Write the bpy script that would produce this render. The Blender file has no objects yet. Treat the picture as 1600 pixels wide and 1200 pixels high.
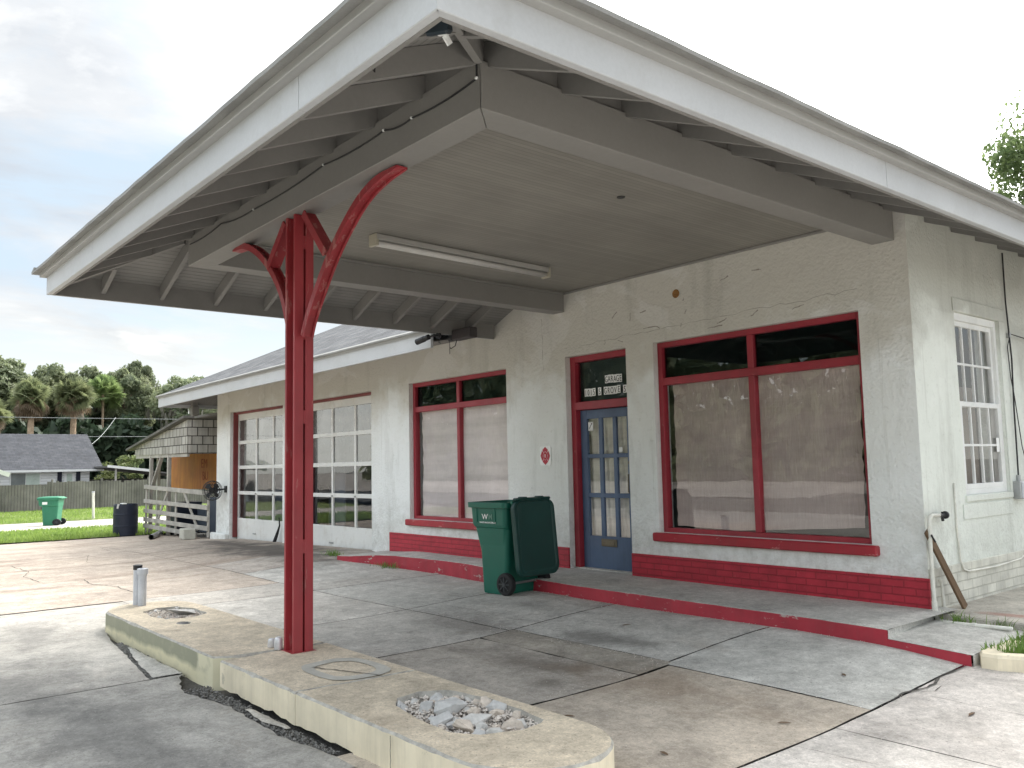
import bpy, bmesh, math, random
from mathutils import Vector, Matrix, noise as mnoise
R = math.radians
C = bpy.context.scene.collection
rng = random.Random(7)

# ------------------------------------------------------------------ objects
def tag(o, label=None, cat=None, group=None, kind=None):
    if label: o['label'] = label
    if cat: o['category'] = cat
    if group: o['group'] = group
    if kind: o['kind'] = kind
    return o

def empty(name, loc, label=None, cat=None, group=None, rz=0.0):
    o = bpy.data.objects.new(name, None)
    C.objects.link(o)
    o.location = loc
    o.rotation_euler = (0, 0, rz)
    o.empty_display_size = 0.1
    return tag(o, label, cat, group)

def link_mesh(name, me, mats, parent=None, smooth=False, local=False):
    o = bpy.data.objects.new(name, me)
    C.objects.link(o)
    for m in (mats if isinstance(mats, (list, tuple)) else [mats]):
        me.materials.append(m)
    if smooth:
        for p in me.polygons: p.use_smooth = True
    if parent is not None:
        o.parent = parent
        if not local:      # geometry was given in world coordinates
            bpy.context.view_layer.update()
            o.matrix_parent_inverse = parent.matrix_world.inverted()
    return o

def copy_tree(o, parent=None):
    c = o.copy(); C.objects.link(c)
    if parent is not None:
        c.parent = parent
    for ch in [x for x in bpy.data.objects if x.parent == o]:
        copy_tree(ch, c)
    return c

class G:
    """collects shapes into one mesh"""
    def __init__(s):
        s.bm = bmesh.new(); s.mi = 0
    def _set(s, faces):
        for f in faces: f.material_index = s.mi
    def box(s, x0, x1, y0, y1, z0, z1, bev=0.0, M=None):
        b = s.bm
        vs = [b.verts.new(Vector(p)) for p in ((x0,y0,z0),(x1,y0,z0),(x1,y1,z0),(x0,y1,z0),(x0,y0,z1),(x1,y0,z1),(x1,y1,z1),(x0,y1,z1))]
        if M is not None:
            for v in vs: v.co = M @ v.co
        fs = [b.faces.new([vs[i] for i in q]) for q in ((0,3,2,1),(4,5,6,7),(0,1,5,4),(1,2,6,5),(2,3,7,6),(3,0,4,7))]
        s._set(fs)
        if bev > 0:
            es = list({e for f in fs for e in f.edges})
            r = bmesh.ops.bevel(b, geom=es, offset=bev, offset_type='OFFSET', segments=1, affect='EDGES', profile=0.5)
            s._set(r['faces'])
        return s
    def bar(s, p, q, w, h, up=(0,0,1), bev=0.0):
        """box along p->q, w across, h along up"""
        p = Vector(p); q = Vector(q); d = q-p; L = d.length; d.normalize()
        u = Vector(up); a = d.cross(u)
        if a.length < 1e-4: a = d.cross(Vector((1,0,0)))
        a.normalize(); u = a.cross(d)
        M = Matrix((( d.x,a.x,u.x,p.x),(d.y,a.y,u.y,p.y),(d.z,a.z,u.z,p.z),(0,0,0,1)))
        return s.box(0, L, -w/2, w/2, -h/2, h/2, bev, M)
    def face(s, pts):
        f = s.bm.faces.new([s.bm.verts.new(Vector(p)) for p in pts]); s._set([f]); return s
    def prism(s, pts, vec):
        """extrude planar polygon pts by vec"""
        v = Vector(vec); b = s.bm
        A = [b.verts.new(Vector(p)) for p in pts]; B = [b.verts.new(Vector(p)+v) for p in pts]
        n = len(A); fs = [b.faces.new(list(reversed(A))), b.faces.new(B)]
        for i in range(n): fs.append(b.faces.new((A[i], A[(i+1)%n], B[(i+1)%n], B[i])))
        s._set(fs); return s
    def tube(s, pts, r, seg=8, caps=True, closed=False):
        b = s.bm; pts = [Vector(p) for p in pts]; rings = []; n = len(pts)
        rr = r if isinstance(r, (list, tuple)) else [r]*n
        pa = None
        for i, p in enumerate(pts):
            if closed: d = pts[(i+1)%n]-pts[i-1]
            else: d = (pts[min(i+1,n-1)]-pts[max(i-1,0)])
            d.normalize()
            if pa is None:
                pa = d.cross(Vector((0,0,1)))
                if pa.length < 1e-3: pa = d.cross(Vector((1,0,0)))
            pa = (pa - d*pa.dot(d)); pa.normalize(); q = d.cross(pa)
            rings.append([b.verts.new(p + (pa*math.cos(t)+q*math.sin(t))*rr[i]) for t in [2*math.pi*k/seg for k in range(seg)]])
        fs = []
        for i in range(n if closed else n-1):
            A = rings[i]; B = rings[(i+1)%n]
            for k in range(seg): fs.append(b.faces.new((A[k], B[k], B[(k+1)%seg], A[(k+1)%seg])))
        if caps and not closed:
            fs.append(b.faces.new(rings[0])); fs.append(b.faces.new(list(reversed(rings[-1]))))
        s._set(fs); return s
    def loft(s, loops, cap0=True, cap1=True):
        b = s.bm; Rg = [[b.verts.new(Vector(p)) for p in L] for L in loops]; fs = []
        n = len(Rg[0])
        for A, B in zip(Rg, Rg[1:]):
            for k in range(n): fs.append(b.faces.new((A[k], A[(k+1)%n], B[(k+1)%n], B[k])))
        if cap0: fs.append(b.faces.new(list(reversed(Rg[0]))))
        if cap1: fs.append(b.faces.new(Rg[-1]))
        s._set(fs); return s
    def lathe(s, c, prof, seg=24, axis='Z'):
        loops = []
        for r, h in prof:
            L = []
            for k in range(seg):
                t = 2*math.pi*k/seg; a, bb = r*math.cos(t), r*math.sin(t)
                L.append({'Z': (c[0]+a, c[1]+bb, c[2]+h), 'X': (c[0]+h, c[1]+a, c[2]+bb), 'Y': (c[0]+bb, c[1]+h, c[2]+a)}[axis])
            loops.append(L)
        return s.loft(loops)
    def grid(s, us, vs, fn):
        b = s.bm; V = [[b.verts.new(Vector(fn(u, v))) for v in vs] for u in us]; fs = []
        for i in range(len(us)-1):
            for j in range(len(vs)-1): fs.append(b.faces.new((V[i][j], V[i+1][j], V[i+1][j+1], V[i][j+1])))
        s._set(fs); return s
    def done(s, name, mats, parent=None, smooth=False, normals=True, local=False):
        if normals: bmesh.ops.recalc_face_normals(s.bm, faces=s.bm.faces[:])
        me = bpy.data.meshes.new(name); s.bm.to_mesh(me); s.bm.free()
        return link_mesh(name, me, mats, parent, smooth, local)

def rrect(x0, x1, y0, y1, z, r, n=4):
    L = []
    for cx, cy, a0 in ((x1-r,y1-r,0),(x0+r,y1-r,90),(x0+r,y0+r,180),(x1-r,y0+r,270)):
        for k in range(n+1):
            t = R(a0+90*k/n); L.append((cx+r*math.cos(t), cy+r*math.sin(t), z))
    return L

def lerp(a, b, t): return a+(b-a)*t
def interp(x, xs, ys):
    if x <= xs[0]: return ys[0]
    for i in range(len(xs)-1):
        if x <= xs[i+1]: return lerp(ys[i], ys[i+1], (x-xs[i])/(xs[i+1]-xs[i]))
    return ys[-1]
def smooth(t):
    t = max(0, min(1, t)); return t*t*(3-2*t)

# ground height, metres (the lot is nearly flat and falls away to the west)
def H(x, y):
    b = interp(x, [-60,-34,-29,-21,-16,-14,-7,-2,3,20], [-.4,-.4,-.35,-.2,-.06,-.04,-.04,-.05,-.06,-.1])
    if x < -16 or x > 4: return b
    k = interp(x, [-16,-15,-12.7,-9.3,-8.5,-7.5,-5.8,-4.5,-3.7,-2.4,-.6,.2,.8,1.2,4], [-.06,-.01,.03,.09,.05,0,-.03,.02,.05,.045,.06,.055,.01,.0,-.06])
    return lerp(b, k, smooth((y+3.2)/2.2))

# ------------------------------------------------------------------ materials
class NT:
    def __init__(s, name):
        s.m = bpy.data.materials.new(name); s.m.use_nodes = True
        s.t = s.m.node_tree; s.b = s.t.nodes['Principled BSDF']; s.out = s.t.nodes['Material Output']
        s._c = None
    def n(s, typ, ins=None, **props):
        k = s.t.nodes.new(typ)
        for a, v in props.items(): setattr(k, a, v)
        for a, v in (ins or {}).items(): s.put(k, a, v)
        return k
    def put(s, node, key, v):
        sock = node.inputs[key]
        if isinstance(v, bpy.types.NodeSocket): s.t.links.new(v, sock)
        elif isinstance(v, bpy.types.Node): s.t.links.new(v.outputs[0], sock)
        else:
            if isinstance(v, tuple) and len(v) == 3 and sock.type == 'RGBA': v = (*v, 1)
            if isinstance(v, tuple) and len(v) == 4 and sock.type == 'VECTOR': v = v[:3]
            sock.default_value = v
    def co(s):
        if s._c is None: s._c = s.n('ShaderNodeTexCoord').outputs['Object']
        return s._c
    def map(s, scale=(1,1,1), rot=(0,0,0), loc=(0,0,0)):
        return s.n('ShaderNodeMapping', {'Vector': s.co(), 'Scale': scale, 'Rotation': rot, 'Location': loc}).outputs[0]
    def noise(s, scale, detail=5, rough=.6, vec=None, dist=0.0):
        return s.n('ShaderNodeTexNoise', {'Vector': vec if vec is not None else s.co(), 'Scale': scale, 'Detail': detail, 'Roughness': rough, 'Distortion': dist}).outputs[0]
    def ramp(s, fac, lo, hi, a=0.0, b=1.0):
        return s.n('ShaderNodeMapRange', {'Value': fac, 'From Min': lo, 'From Max': hi, 'To Min': a, 'To Max': b}, clamp=True).outputs[0]
    def math(s, op, a, b=None, c=None):
        k = s.n('ShaderNodeMath', operation=op)
        for i, v in enumerate((a, b, c)):
            if v is not None: s.put(k, i, v)
        return k.outputs[0]
    def mix(s, fac, a, b, mode='MIX'):
        k = s.n('ShaderNodeMix', data_type='RGBA', blend_type=mode)
        s.put(k, 0, fac); s.put(k, 6, a); s.put(k, 7, b)
        return k.outputs[2]
    def gain(s, col, f):
        k = s.n('ShaderNodeVectorMath', operation='SCALE'); s.put(k, 0, col); s.put(k, 3, f); return k.outputs[0]
    def sep(s, vec=None):
        return s.n('ShaderNodeSeparateXYZ', {0: vec if vec is not None else s.co()}).outputs
    def bump(s, h, strength=.3, dist=.01, normal=None):
        k = s.n('ShaderNodeBump', {'Height': h, 'Strength': strength, 'Distance': dist})
        if normal is not None: s.put(k, 'Normal', normal)
        s.put(s.b, 'Normal', k.outputs[0]); return k.outputs[0]
    def set(s, **kw):
        for a, v in kw.items(): s.put(s.b, a.replace('_', ' '), v)
        return s.m

def rgb(c):
    return (*c, 1)

def pmat(name, col, rough=.6, var=.18, scale=3.0, bump=.15, bscale=60, dist=.004, metal=0.0, dirt=None, dirtamt=.35, spec=.4):
    n = NT(name)
    a = n.ramp(n.noise(scale, 6), .3, .7, 1-var, 1+var)
    c = n.gain(rgb(col)[:3], a)
    fine = n.noise(bscale, 4)
    c = n.gain(c, n.ramp(fine, .3, .7, 1-var*.4, 1+var*.4))
    if dirt:
        d = n.ramp(n.noise(scale*2.3, 8, .7), .52, .72, 0, dirtamt)
        c = n.mix(d, c, rgb(dirt))
    if bump: n.bump(fine, bump, dist)
    rr = n.ramp(n.noise(scale*4, 4), .3, .7, max(0, rough-.08), min(1, rough+.08))
    return n.set(Base_Color=c, Roughness=rr, Metallic=metal, Specular_IOR_Level=spec)

def stucco(name, a, b, patch, bstr=.55):
    n = NT(name)
    big = n.noise(.55, 7, .62)
    c = n.mix(n.ramp(big, .4, .62), rgb(a), rgb(b))
    x, y, z = n.sep()
    # the lower wall was rolled over with a whiter coat; its edge wanders
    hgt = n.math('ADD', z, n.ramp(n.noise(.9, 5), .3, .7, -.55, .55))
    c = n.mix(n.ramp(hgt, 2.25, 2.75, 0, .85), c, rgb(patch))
    # weather stains: fine vertical runs and blotches
    st = n.noise(1, 6, .7, n.map((2.6, 2.6, .5)))
    c = n.mix(n.ramp(st, .54, .74, 0, .38), c, rgb((.30, .30, .265)))
    sp = n.noise(16, 5, .75)
    c = n.mix(n.ramp(sp, .57, .72, 0, .34), c, rgb((.33, .325, .29)))
    # trowelled repairs with crisp edges, rain streaks from the lintels, splashed grime along the foot
    pm = n.noise(.75, 4, .55, n.map((1, 1, 1.25), loc=(4, 2, 1)), .9)
    c = n.mix(n.ramp(pm, .585, .61, 0, .22), c, rgb(tuple(min(.87, q*1.06) for q in a)))
    c = n.mix(n.ramp(n.noise(.9, 4, .5, n.map((1, 1, .8), loc=(9, 3, 6)), .7), .61, .64, 0, .22), c, rgb((.66,.64,.59)))
    sk = n.noise(1, 7, .72, n.map((9, 9, .35)))
    c = n.mix(n.ramp(sk, .60, .74, 0, .42), c, rgb((.36,.355,.31)))
    gr = n.math('MULTIPLY', n.ramp(n.noise(7, 8, .75), .42, .66), n.ramp(n.math('ADD', z, n.ramp(n.noise(1.5, 4), .3, .7, -.25, .25)), .45, 1.05, 1, 0))
    c = n.mix(n.math('MULTIPLY', gr, .42), c, rgb((.33,.32,.28)))
    v = n.n('ShaderNodeTexVoronoi', {'Vector': n.co(), 'Scale': 34.0, 'Randomness': 1.0}).outputs[0]
    h = n.math('ADD', n.math('MULTIPLY', n.noise(26, 6, .62), 1.6), n.math('MULTIPLY', v, .5))
    h = n.math('MULTIPLY', h, n.ramp(n.noise(.8, 5, .6), .35, .65, .35, 1.1))
    h = n.math('ADD', h, n.math('MULTIPLY', n.noise(4, 3), 1.2))
    h = n.math('ADD', h, n.ramp(pm, .585, .61, 0, .22))
    n.bump(h, bstr, .02)
    return n.set(Base_Color=c, Roughness=.88, Specular_IOR_Level=.25)

def bricks(name, col, mortar, rowh=.066, bw=.21, axes='XZ', wear=(.5,.4,.36), wearamt=.35, squash=1.0, mortar_size=.007):
    n = NT(name)
    x, y, z = n.sep()
    u = x if axes[0] == 'X' else y
    v = n.n('ShaderNodeCombineXYZ', {0: u, 1: z}).outputs[0]
    br = n.n('ShaderNodeTexBrick', {'Vector': v, 'Color1': rgb(col), 'Color2': rgb(tuple(k*.86 for k in col)), 'Mortar': rgb(mortar), 'Scale': 1.0, 'Mortar Size': mortar_size, 'Mortar Smooth': .35, 'Bias': 0.0, 'Brick Width': bw, 'Row Height': rowh})
    c = n.gain(br.outputs[0], n.ramp(n.noise(5, 6), .3, .7, .8, 1.18))
    c = n.mix(n.ramp(n.noise(22, 7, .7), .6, .74, 0, wearamt), c, rgb(wear))
    h = n.math('SUBTRACT', n.math('MULTIPLY', n.noise(45, 4), .35), br.outputs[1])
    n.bump(h, .8, .008)
    return n.set(Base_Color=c, Roughness=.6)

def boards(name, col, pitch=.05, axis='Y', depth=.7, var=.12, groove=.45):
    """tongue-and-groove boards; grooves repeat across `axis`"""
    n = NT(name)
    x, y, z = n.sep()
    u = {'X': x, 'Y': y, 'Z': z}[axis]
    f = n.math('FRACT', n.math('DIVIDE', u, pitch))
    g = n.ramp(n.math('ABSOLUTE', n.math('SUBTRACT', f, .5)), .34, .5, 0, 1)
    c = n.gain(rgb(col)[:3], n.ramp(n.noise(1.2, 6), .3, .7, 1-var, 1+var))
    idn = n.n('ShaderNodeTexWhiteNoise', {'W': n.math('FLOOR', n.math('DIVIDE', u, pitch))}, noise_dimensions='1D').outputs[0]
    c = n.gain(c, n.ramp(idn, 0, 1, .93, 1.05))
    c = n.mix(n.math('MULTIPLY', g, groove), c, rgb(tuple(k*.25 for k in col)))
    n.bump(n.math('SUBTRACT', n.math('MULTIPLY', n.noise(60, 3), .15), g), depth, .006)
    return n.set(Base_Color=c, Roughness=.65)

def shingle(name, c1, c2, slope_axis='Y', row=.14, wid=.3):
    n = NT(name)
    x, y, z = n.sep()
    u = x if slope_axis == 'Y' else y
    w = y if slope_axis == 'Y' else x
    v = n.n('ShaderNodeCombineXYZ', {0: u, 1: w}).outputs[0]
    br = n.n('ShaderNodeTexBrick', {'Vector': v, 'Color1': rgb(c1), 'Color2': rgb(c2), 'Mortar': rgb(tuple(k*.3 for k in c1)), 'Scale': 1.0, 'Mortar Size': .008, 'Mortar Smooth': .3, 'Brick Width': wid, 'Row Height': row})
    c = n.gain(br.outputs[0], n.ramp(n.noise(2.5, 7, .7), .3, .7, .7, 1.3))
    c = n.gain(c, n.ramp(n.noise(150, 2), .3, .7, .75, 1.25))
    n.bump(n.math('SUBTRACT', n.math('MULTIPLY', n.noise(120, 2), .4), br.outputs[1]), .8, .01)
    return n.set(Base_Color=c, Roughness=.9)

def paint_worn(name, col, under, amt=.5, scale=9, rough=.5, thr=.6, streak=(1,1,.25)):
    n = NT(name)
    c = n.gain(rgb(col)[:3], n.ramp(n.noise(2.2, 6), .3, .7, .82, 1.16))
    c = n.mix(n.ramp(n.noise(1, 7, .7, n.map((9, 9, .7))), .45, .72, 0, .5), c, rgb(tuple(k*.55+.02 for k in col)))
    ch = n.ramp(n.noise(scale, 9, .72, n.map(streak)), thr, thr+.03, 0, amt)
    c = n.mix(ch, c, rgb(under))
    n.bump(n.math('SUBTRACT', n.math('MULTIPLY', n.noise(40, 4), .5), ch), .35, .003)
    return n.set(Base_Color=c, Roughness=n.ramp(n.noise(6, 4), .3, .7, rough-.1, rough+.15))

def concrete(name, tint=None, stains=(), bstr=.3):
    n = NT(name)
    if tint is None:
        at = n.n('ShaderNodeAttribute', attribute_name='tint')
        base = at.outputs['Color']; rust = at.outputs['Alpha']
    else:
        base = rgb(tint); rust = None
    c = n.gain(base, n.ramp(n.noise(.6, 10, .72), .3, .7, .82, 1.18))
    c = n.gain(c, n.ramp(n.noise(3.4, 13, .8, dist=.35), .34, .66, .70, 1.24))
    c = n.gain(c, n.ramp(n.noise(17, 8, .8), .34, .66, .80, 1.16))
    fine = n.noise(140, 3, .6)
    c = n.gain(c, n.ramp(fine, .28, .72, .86, 1.12))
    if rust is not None:
        sv = n.noise(1, 7, .66, n.map((1.7, .3, 1)), .6)
        c = n.mix(n.math('MULTIPLY', n.ramp(sv, .52, .68, 0, .62), rust), c, rgb((.17, .115, .085)))
        sv2 = n.noise(1, 7, .7, n.map((3.1, .22, 1), loc=(3, 8, 0)), .5)
        c = n.mix(n.math('MULTIPLY', n.ramp(sv2, .56, .7, 0, .45), rust), c, rgb((.10, .085, .075)))
    # dark mottled patches, pale worn patches and tan bloom
    c = n.mix(n.ramp(n.noise(1.05, 9, .72, n.map((1,1,1), loc=(11,4,0)), .8), .55, .74, 0, .36), c, rgb((.13,.115,.10)))
    c = n.mix(n.ramp(n.noise(.8, 8, .7, n.map((1,1,1), loc=(2,9,0)), .5), .55, .74, 0, .34), c, rgb((.33,.26,.19)))
    wob = n.noise(2.2, 6, .62)
    x, y, z = n.sep()
    for (sx, sy, rx, ry, k, col) in stains:
        dx = n.math('DIVIDE', n.math('SUBTRACT', x, sx), rx)
        dy = n.math('DIVIDE', n.math('SUBTRACT', y, sy), ry)
        d = n.math('SQRT', n.math('ADD', n.math('MULTIPLY', dx, dx), n.math('MULTIPLY', dy, dy)))
        d = n.math('ADD', d, n.ramp(wob, .25, .75, -.65, .65))
        c = n.mix(n.ramp(d, .35, 1.15, k, 0), c, rgb(col))
    ag = n.n('ShaderNodeTexVoronoi', {'Vector': n.co(), 'Scale': 95.0}).outputs['Color']
    agv = n.sep(ag)[0]
    c = n.gain(c, n.ramp(agv, 0, 1, .90, 1.10))
    # tiny dark specks and pale specks
    sp = n.noise(55, 3, .5)
    c = n.mix(n.ramp(sp, .655, .71, 0, .6), c, rgb((.08,.075,.07)))
    c = n.mix(n.ramp(n.noise(48, 2, .5, n.map((1,1,1), loc=(5,5,5))), .715, .75, 0, .55), c, rgb((.62, .6, .57)))
    n.bump(n.math('ADD', fine, n.math('MULTIPLY', n.noise(9, 6), 1.4)), bstr, .006)
    return n.set(Base_Color=c, Roughness=.85, Specular_IOR_Level=.3)

def glass(name, tint=(1,1,1), boost=1.0, rough=.0):
    n = NT(name)
    tr = n.n('ShaderNodeBsdfTransparent', {'Color': rgb(tint)})
    gl = n.n('ShaderNodeBsdfGlossy', {'Color': (1,1,1,1), 'Roughness': rough})
    lw = n.n('ShaderNodeLayerWeight', {'Blend': .5})
    bp = n.n('ShaderNodeBump', {'Height': n.noise(1.6, 2), 'Strength': .05, 'Distance': .02})
    n.put(gl, 'Normal', bp.outputs[0])
    f = n.math('MULTIPLY', n.math('ADD', .075, n.math('MULTIPLY', n.math('POWER', lw.outputs['Facing'], 5.0), .9)), boost)
    mx = n.n('ShaderNodeMixShader', {0: f}); n.put(mx, 1, tr.outputs[0]); n.put(mx, 2, gl.outputs[0])
    n.t.links.new(mx.outputs[0], n.out.inputs[0])
    return n.m

def leafmat(name, c1, c2, trans=.35, scale=.35):
    n = NT(name)
    oi = n.n('ShaderNodeObjectInfo')
    g = n.n('ShaderNodeNewGeometry')
    f = n.ramp(n.noise(scale, 4, .6), .35, .65)
    f = n.math('ADD', n.math('MULTIPLY', f, .65), n.math('MULTIPLY', g.outputs['Random Per Island'], .45))
    c = n.mix(f, rgb(c1), rgb(c2))
    c = n.gain(c, n.ramp(oi.outputs['Random'], 0, 1, .8, 1.2))
    tl = n.n('ShaderNodeBsdfTranslucent'); n.put(tl, 'Color', n.gain(c, 1.4))
    n.put(n.b, 'Base Color', c); n.put(n.b, 'Roughness', .6)
    mx = n.n('ShaderNodeMixShader', {0: trans}); n.put(mx, 1, n.b.outputs[0]); n.put(mx, 2, tl.outputs[0])
    n.t.links.new(mx.outputs[0], n.out.inputs[0])
    return n.m

RED = (.33, .026, .042)
M = {}
M['stucco'] = stucco('stucco', (.84,.86,.855), (.75,.765,.745), (.60,.575,.515))
M['stucco_side'] = stucco('side_stucco', (.80,.83,.78), (.70,.73,.68), (.52,.525,.48), .4)
M['brick_red'] = bricks('red_painted_brick', (.45,.024,.046), (.30,.016,.030), wearamt=.4, wear=(.50,.13,.14))
M['brick_cream'] = bricks('cream_painted_brick', (.66,.65,.58), (.50,.49,.43), rowh=.085, axes='YZ', wearamt=.2, wear=(.4,.38,.33))
M['red'] = paint_worn('red_window_paint', RED, (.42,.14,.13), .5, 10, .45, .63, (1,1,1))
M['red_sill'] = paint_worn('red_sill_paint', (.36,.018,.032), (.55,.27,.25), .6, 9, .45, .6, (.5,1,1))
M['red_post'] = paint_worn('red_post_paint', (.325,.034,.042), (.42,.17,.155), .7, 11, .5, .575, (1,1,.16))
M['red_curb'] = paint_worn('red_kerb_paint', (.40,.030,.050), (.46,.42,.39), .85, 7, .6, .60, (.6,1,1.6))
M['white_trim'] = pmat('white_trim_paint', (.49,.505,.52), .5, .08, 1.1, .08, 50, dirt=(.33,.325,.30), dirtamt=.3)
M['trim_band'] = pmat('grey_drip_band', (.37,.37,.36), .6, .07, 1.5, .05, 40)
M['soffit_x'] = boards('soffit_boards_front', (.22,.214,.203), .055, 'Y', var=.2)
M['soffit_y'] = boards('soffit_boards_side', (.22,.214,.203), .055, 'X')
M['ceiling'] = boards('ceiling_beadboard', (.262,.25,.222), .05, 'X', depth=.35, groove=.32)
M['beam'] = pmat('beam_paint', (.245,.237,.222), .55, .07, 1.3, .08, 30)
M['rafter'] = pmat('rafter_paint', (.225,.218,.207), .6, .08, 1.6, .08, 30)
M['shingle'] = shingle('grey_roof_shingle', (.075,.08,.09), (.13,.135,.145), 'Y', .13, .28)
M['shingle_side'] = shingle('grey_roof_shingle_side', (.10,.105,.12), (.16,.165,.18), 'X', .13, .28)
M['dark_shingle'] = shingle('charcoal_roof_shingle', (.040,.044,.055), (.062,.066,.078), 'X', .2, .4)
M['white'] = pmat('white_paint', (.78,.79,.78), .5, .06, 2, .08, 40, dirt=(.45,.44,.40), dirtamt=.25)
M['door_white'] = pmat('garage_door_white', (.74,.74,.72), .55, .07, 1.5, .1, 40, dirt=(.46,.42,.36), dirtamt=.45)
M['blue'] = paint_worn('blue_door_paint', (.085,.135,.235), (.20,.24,.32), .3, 9, .45, .66, (1,1,.4))
M['glass'] = glass('window_glass', boost=1.0)
M['glass_dark'] = glass('tinted_glass', (.55,.62,.62), .3)
M['brass'] = pmat('brass', (.17,.15,.115), .4, .2, 6, .1, 80, metal=.8)
M['steel'] = pmat('galvanised_steel', (.42,.43,.44), .45, .15, 5, .1, 60, metal=.7)
M['black'] = pmat('black_plastic', (.018,.019,.022), .45, .2, 5, .1, 80)
M['black_metal'] = pmat('black_metal', (.014,.014,.016), .4, .2, 5, .05, 80)
M['interior'] = pmat('dark_interior', (.10,.095,.09), .9, .2, 1, 0)
M['sidewalk'] = concrete('stoop_concrete', (.50,.49,.46))
M['island'] = concrete('island_concrete', (.60,.52,.405))
M['cream'] = paint_worn('cream_kerb_paint', (.80,.715,.545), (.42,.39,.31), .7, 6, .75, .62, (1,1,1))
def mossy():
    n = NT('mossy_kerb_paint')
    x, y, z = n.sep()
    h = n.math('ADD', z, n.ramp(n.noise(3, 6), .3, .7, -.025, .025))
    c = n.mix(n.ramp(h, -.005, .035), rgb((.66,.61,.42)), rgb((.30,.30,.22)))
    c = n.mix(n.ramp(n.noise(7, 7, .7), .5, .7, 0, .5), c, rgb((.42,.40,.29)))
    c = n.mix(n.ramp(n.math('ADD', x, n.ramp(n.noise(5,5),.3,.7,-.15,.15)), -3.15, -2.95), c, rgb((.66,.62,.45)))
    n.bump(n.noise(50, 5), .4, .005)
    return n.set(Base_Color=c, Roughness=.85)
M['mossy'] = mossy()
M['rubble'] = pmat('broken_concrete', (.56,.545,.52), .9, .2, 7, .5, 35, .012)
M['rubble_tan'] = pmat('tan_stone', (.62,.545,.47), .9, .2, 7, .5, 35, .012)
M['rubble_grey'] = pmat('grey_stone', (.52,.515,.505), .9, .2, 7, .5, 35, .012)
M['gravel'] = pmat('pale_gravel', (.62,.565,.51), .9, .3, 20, .5, 60, .01)
M['dirt'] = pmat('dark_dirt', (.085,.08,.072), .95, .5, 5, .6, 40, .02)
M['soil'] = pmat('soil', (.10,.085,.065), .95, .3, 6, .5, 40, .02)
M['pvc'] = pmat('weathered_pvc', (.52,.54,.58), .45, .12, 6, .05, 60)
M['pvc_white'] = pmat('white_pvc', (.72,.71,.65), .45, .12, 5, .05, 60, dirt=(.4,.37,.3), dirtamt=.4)
M['bin'] = pmat('green_plastic', (.010,.125,.088), .42, .10, 3, .18, 160, .002)
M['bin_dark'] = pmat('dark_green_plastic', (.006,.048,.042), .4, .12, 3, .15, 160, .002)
M['bin_far'] = pmat('faded_green_plastic', (.035,.20,.115), .5, .1, 3, .1, 100, .002)
M['rubber'] = pmat('black_rubber', (.016,.016,.018), .7, .2, 8, .2, 90)
M['spoke'] = pmat('grey_wheel_plastic', (.05,.055,.06), .5, .15, 6, 0)
M['ink'] = pmat('black_ink', (.02,.02,.02), .6, .05, 3, 0)
M['label'] = pmat('white_vinyl', (.86,.87,.86), .5, .06, 8, 0)
M['faded_ink'] = pmat('faded_green_ink', (.16,.30,.24), .5, .05, 3, 0)
M['sign_red'] = pmat('sign_red', (.42,.02,.045), .4, .05, 5, 0)
M['tube'] = pmat('fluorescent_tube', (.62,.61,.585), .35, .03, 2, 0)
M['fixture'] = pmat('fixture_enamel', (.42,.41,.385), .4, .07, 3, .05, 50)
M['cream_plastic'] = pmat('yellowed_plastic', (.46,.43,.345), .5, .08, 5, 0)
M['wood_grey'] = pmat('weathered_wood', (.42,.40,.365), .85, .22, 4, .4, 45, .006, dirt=(.2,.19,.17), dirtamt=.4)
M['wood_brown'] = pmat('brown_plank', (.135,.085,.05), .8, .25, 5, .3, 45, .005)
M['block'] = pmat('concrete_block', (.50,.49,.43), .9, .12, 5, .4, 60, .006)
M['navy'] = pmat('navy_plastic', (.016,.022,.042), .5, .2, 3, .1, 60)
M['slate'] = pmat('grey_blue_panel', (.085,.105,.135), .6, .15, 2, .1, 40)
M['house_white'] = boards('white_siding', (.78,.79,.79), .18, 'Z', .6, .05)
M['house_blue'] = boards('pale_blue_siding', (.58,.68,.74), .18, 'Z', .6, .05)
M['shutter'] = pmat('navy_shutter', (.012,.014,.03), .6, .1, 3, .05)
M['pane_dark'] = pmat('dark_window', (.16,.18,.18), .2, .2, 2, 0, spec=.6)  # dark tone of the left house pane
M['pane_pale'] = pmat('blind_window', (.48,.56,.50), .3, .1, 2, 0, spec=.6)
M['fence'] = boards('weathered_fence_boards', (.215,.20,.19), .14, 'Y', .9, .35, .75)
M['bark'] = pmat('bark', (.17,.13,.10), .95, .3, 4, .6, 20, .03)
M['palm_trunk'] = pmat('palm_trunk', (.40,.30,.21), .95, .25, 3, .6, 12, .03)
M['leaf_oak'] = leafmat('oak_leaves', (.115,.15,.09), (.28,.305,.18), .45)  # lightened leaf colour stands in for haze over the far trees
M['leaf_dark'] = leafmat('dark_leaves', (.032,.055,.036), (.07,.105,.058), .25)  # raised slightly too, haze put into the leaf colour
M['leaf_pale'] = leafmat('pale_leaves', (.10,.16,.07), (.24,.30,.12), .5)
M['leaf_bush'] = leafmat('bush_leaves', (.09,.14,.05), (.22,.25,.10), .4)
M['palm_leaf'] = leafmat('palm_fronds', (.115,.145,.075), (.26,.285,.145), .4, 1.2)
M['palm_dead'] = leafmat('dead_fronds', (.15,.105,.07), (.30,.23,.15), .3, 1.5)
M['moss'] = leafmat('hanging_moss', (.20,.20,.165), (.34,.32,.26), .35)
M['blade'] = leafmat('grass_blades', (.12,.20,.04), (.25,.34,.085), .4, .8)
M['weed'] = leafmat('weeds', (.07,.15,.025), (.17,.27,.06), .35, 3)
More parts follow.
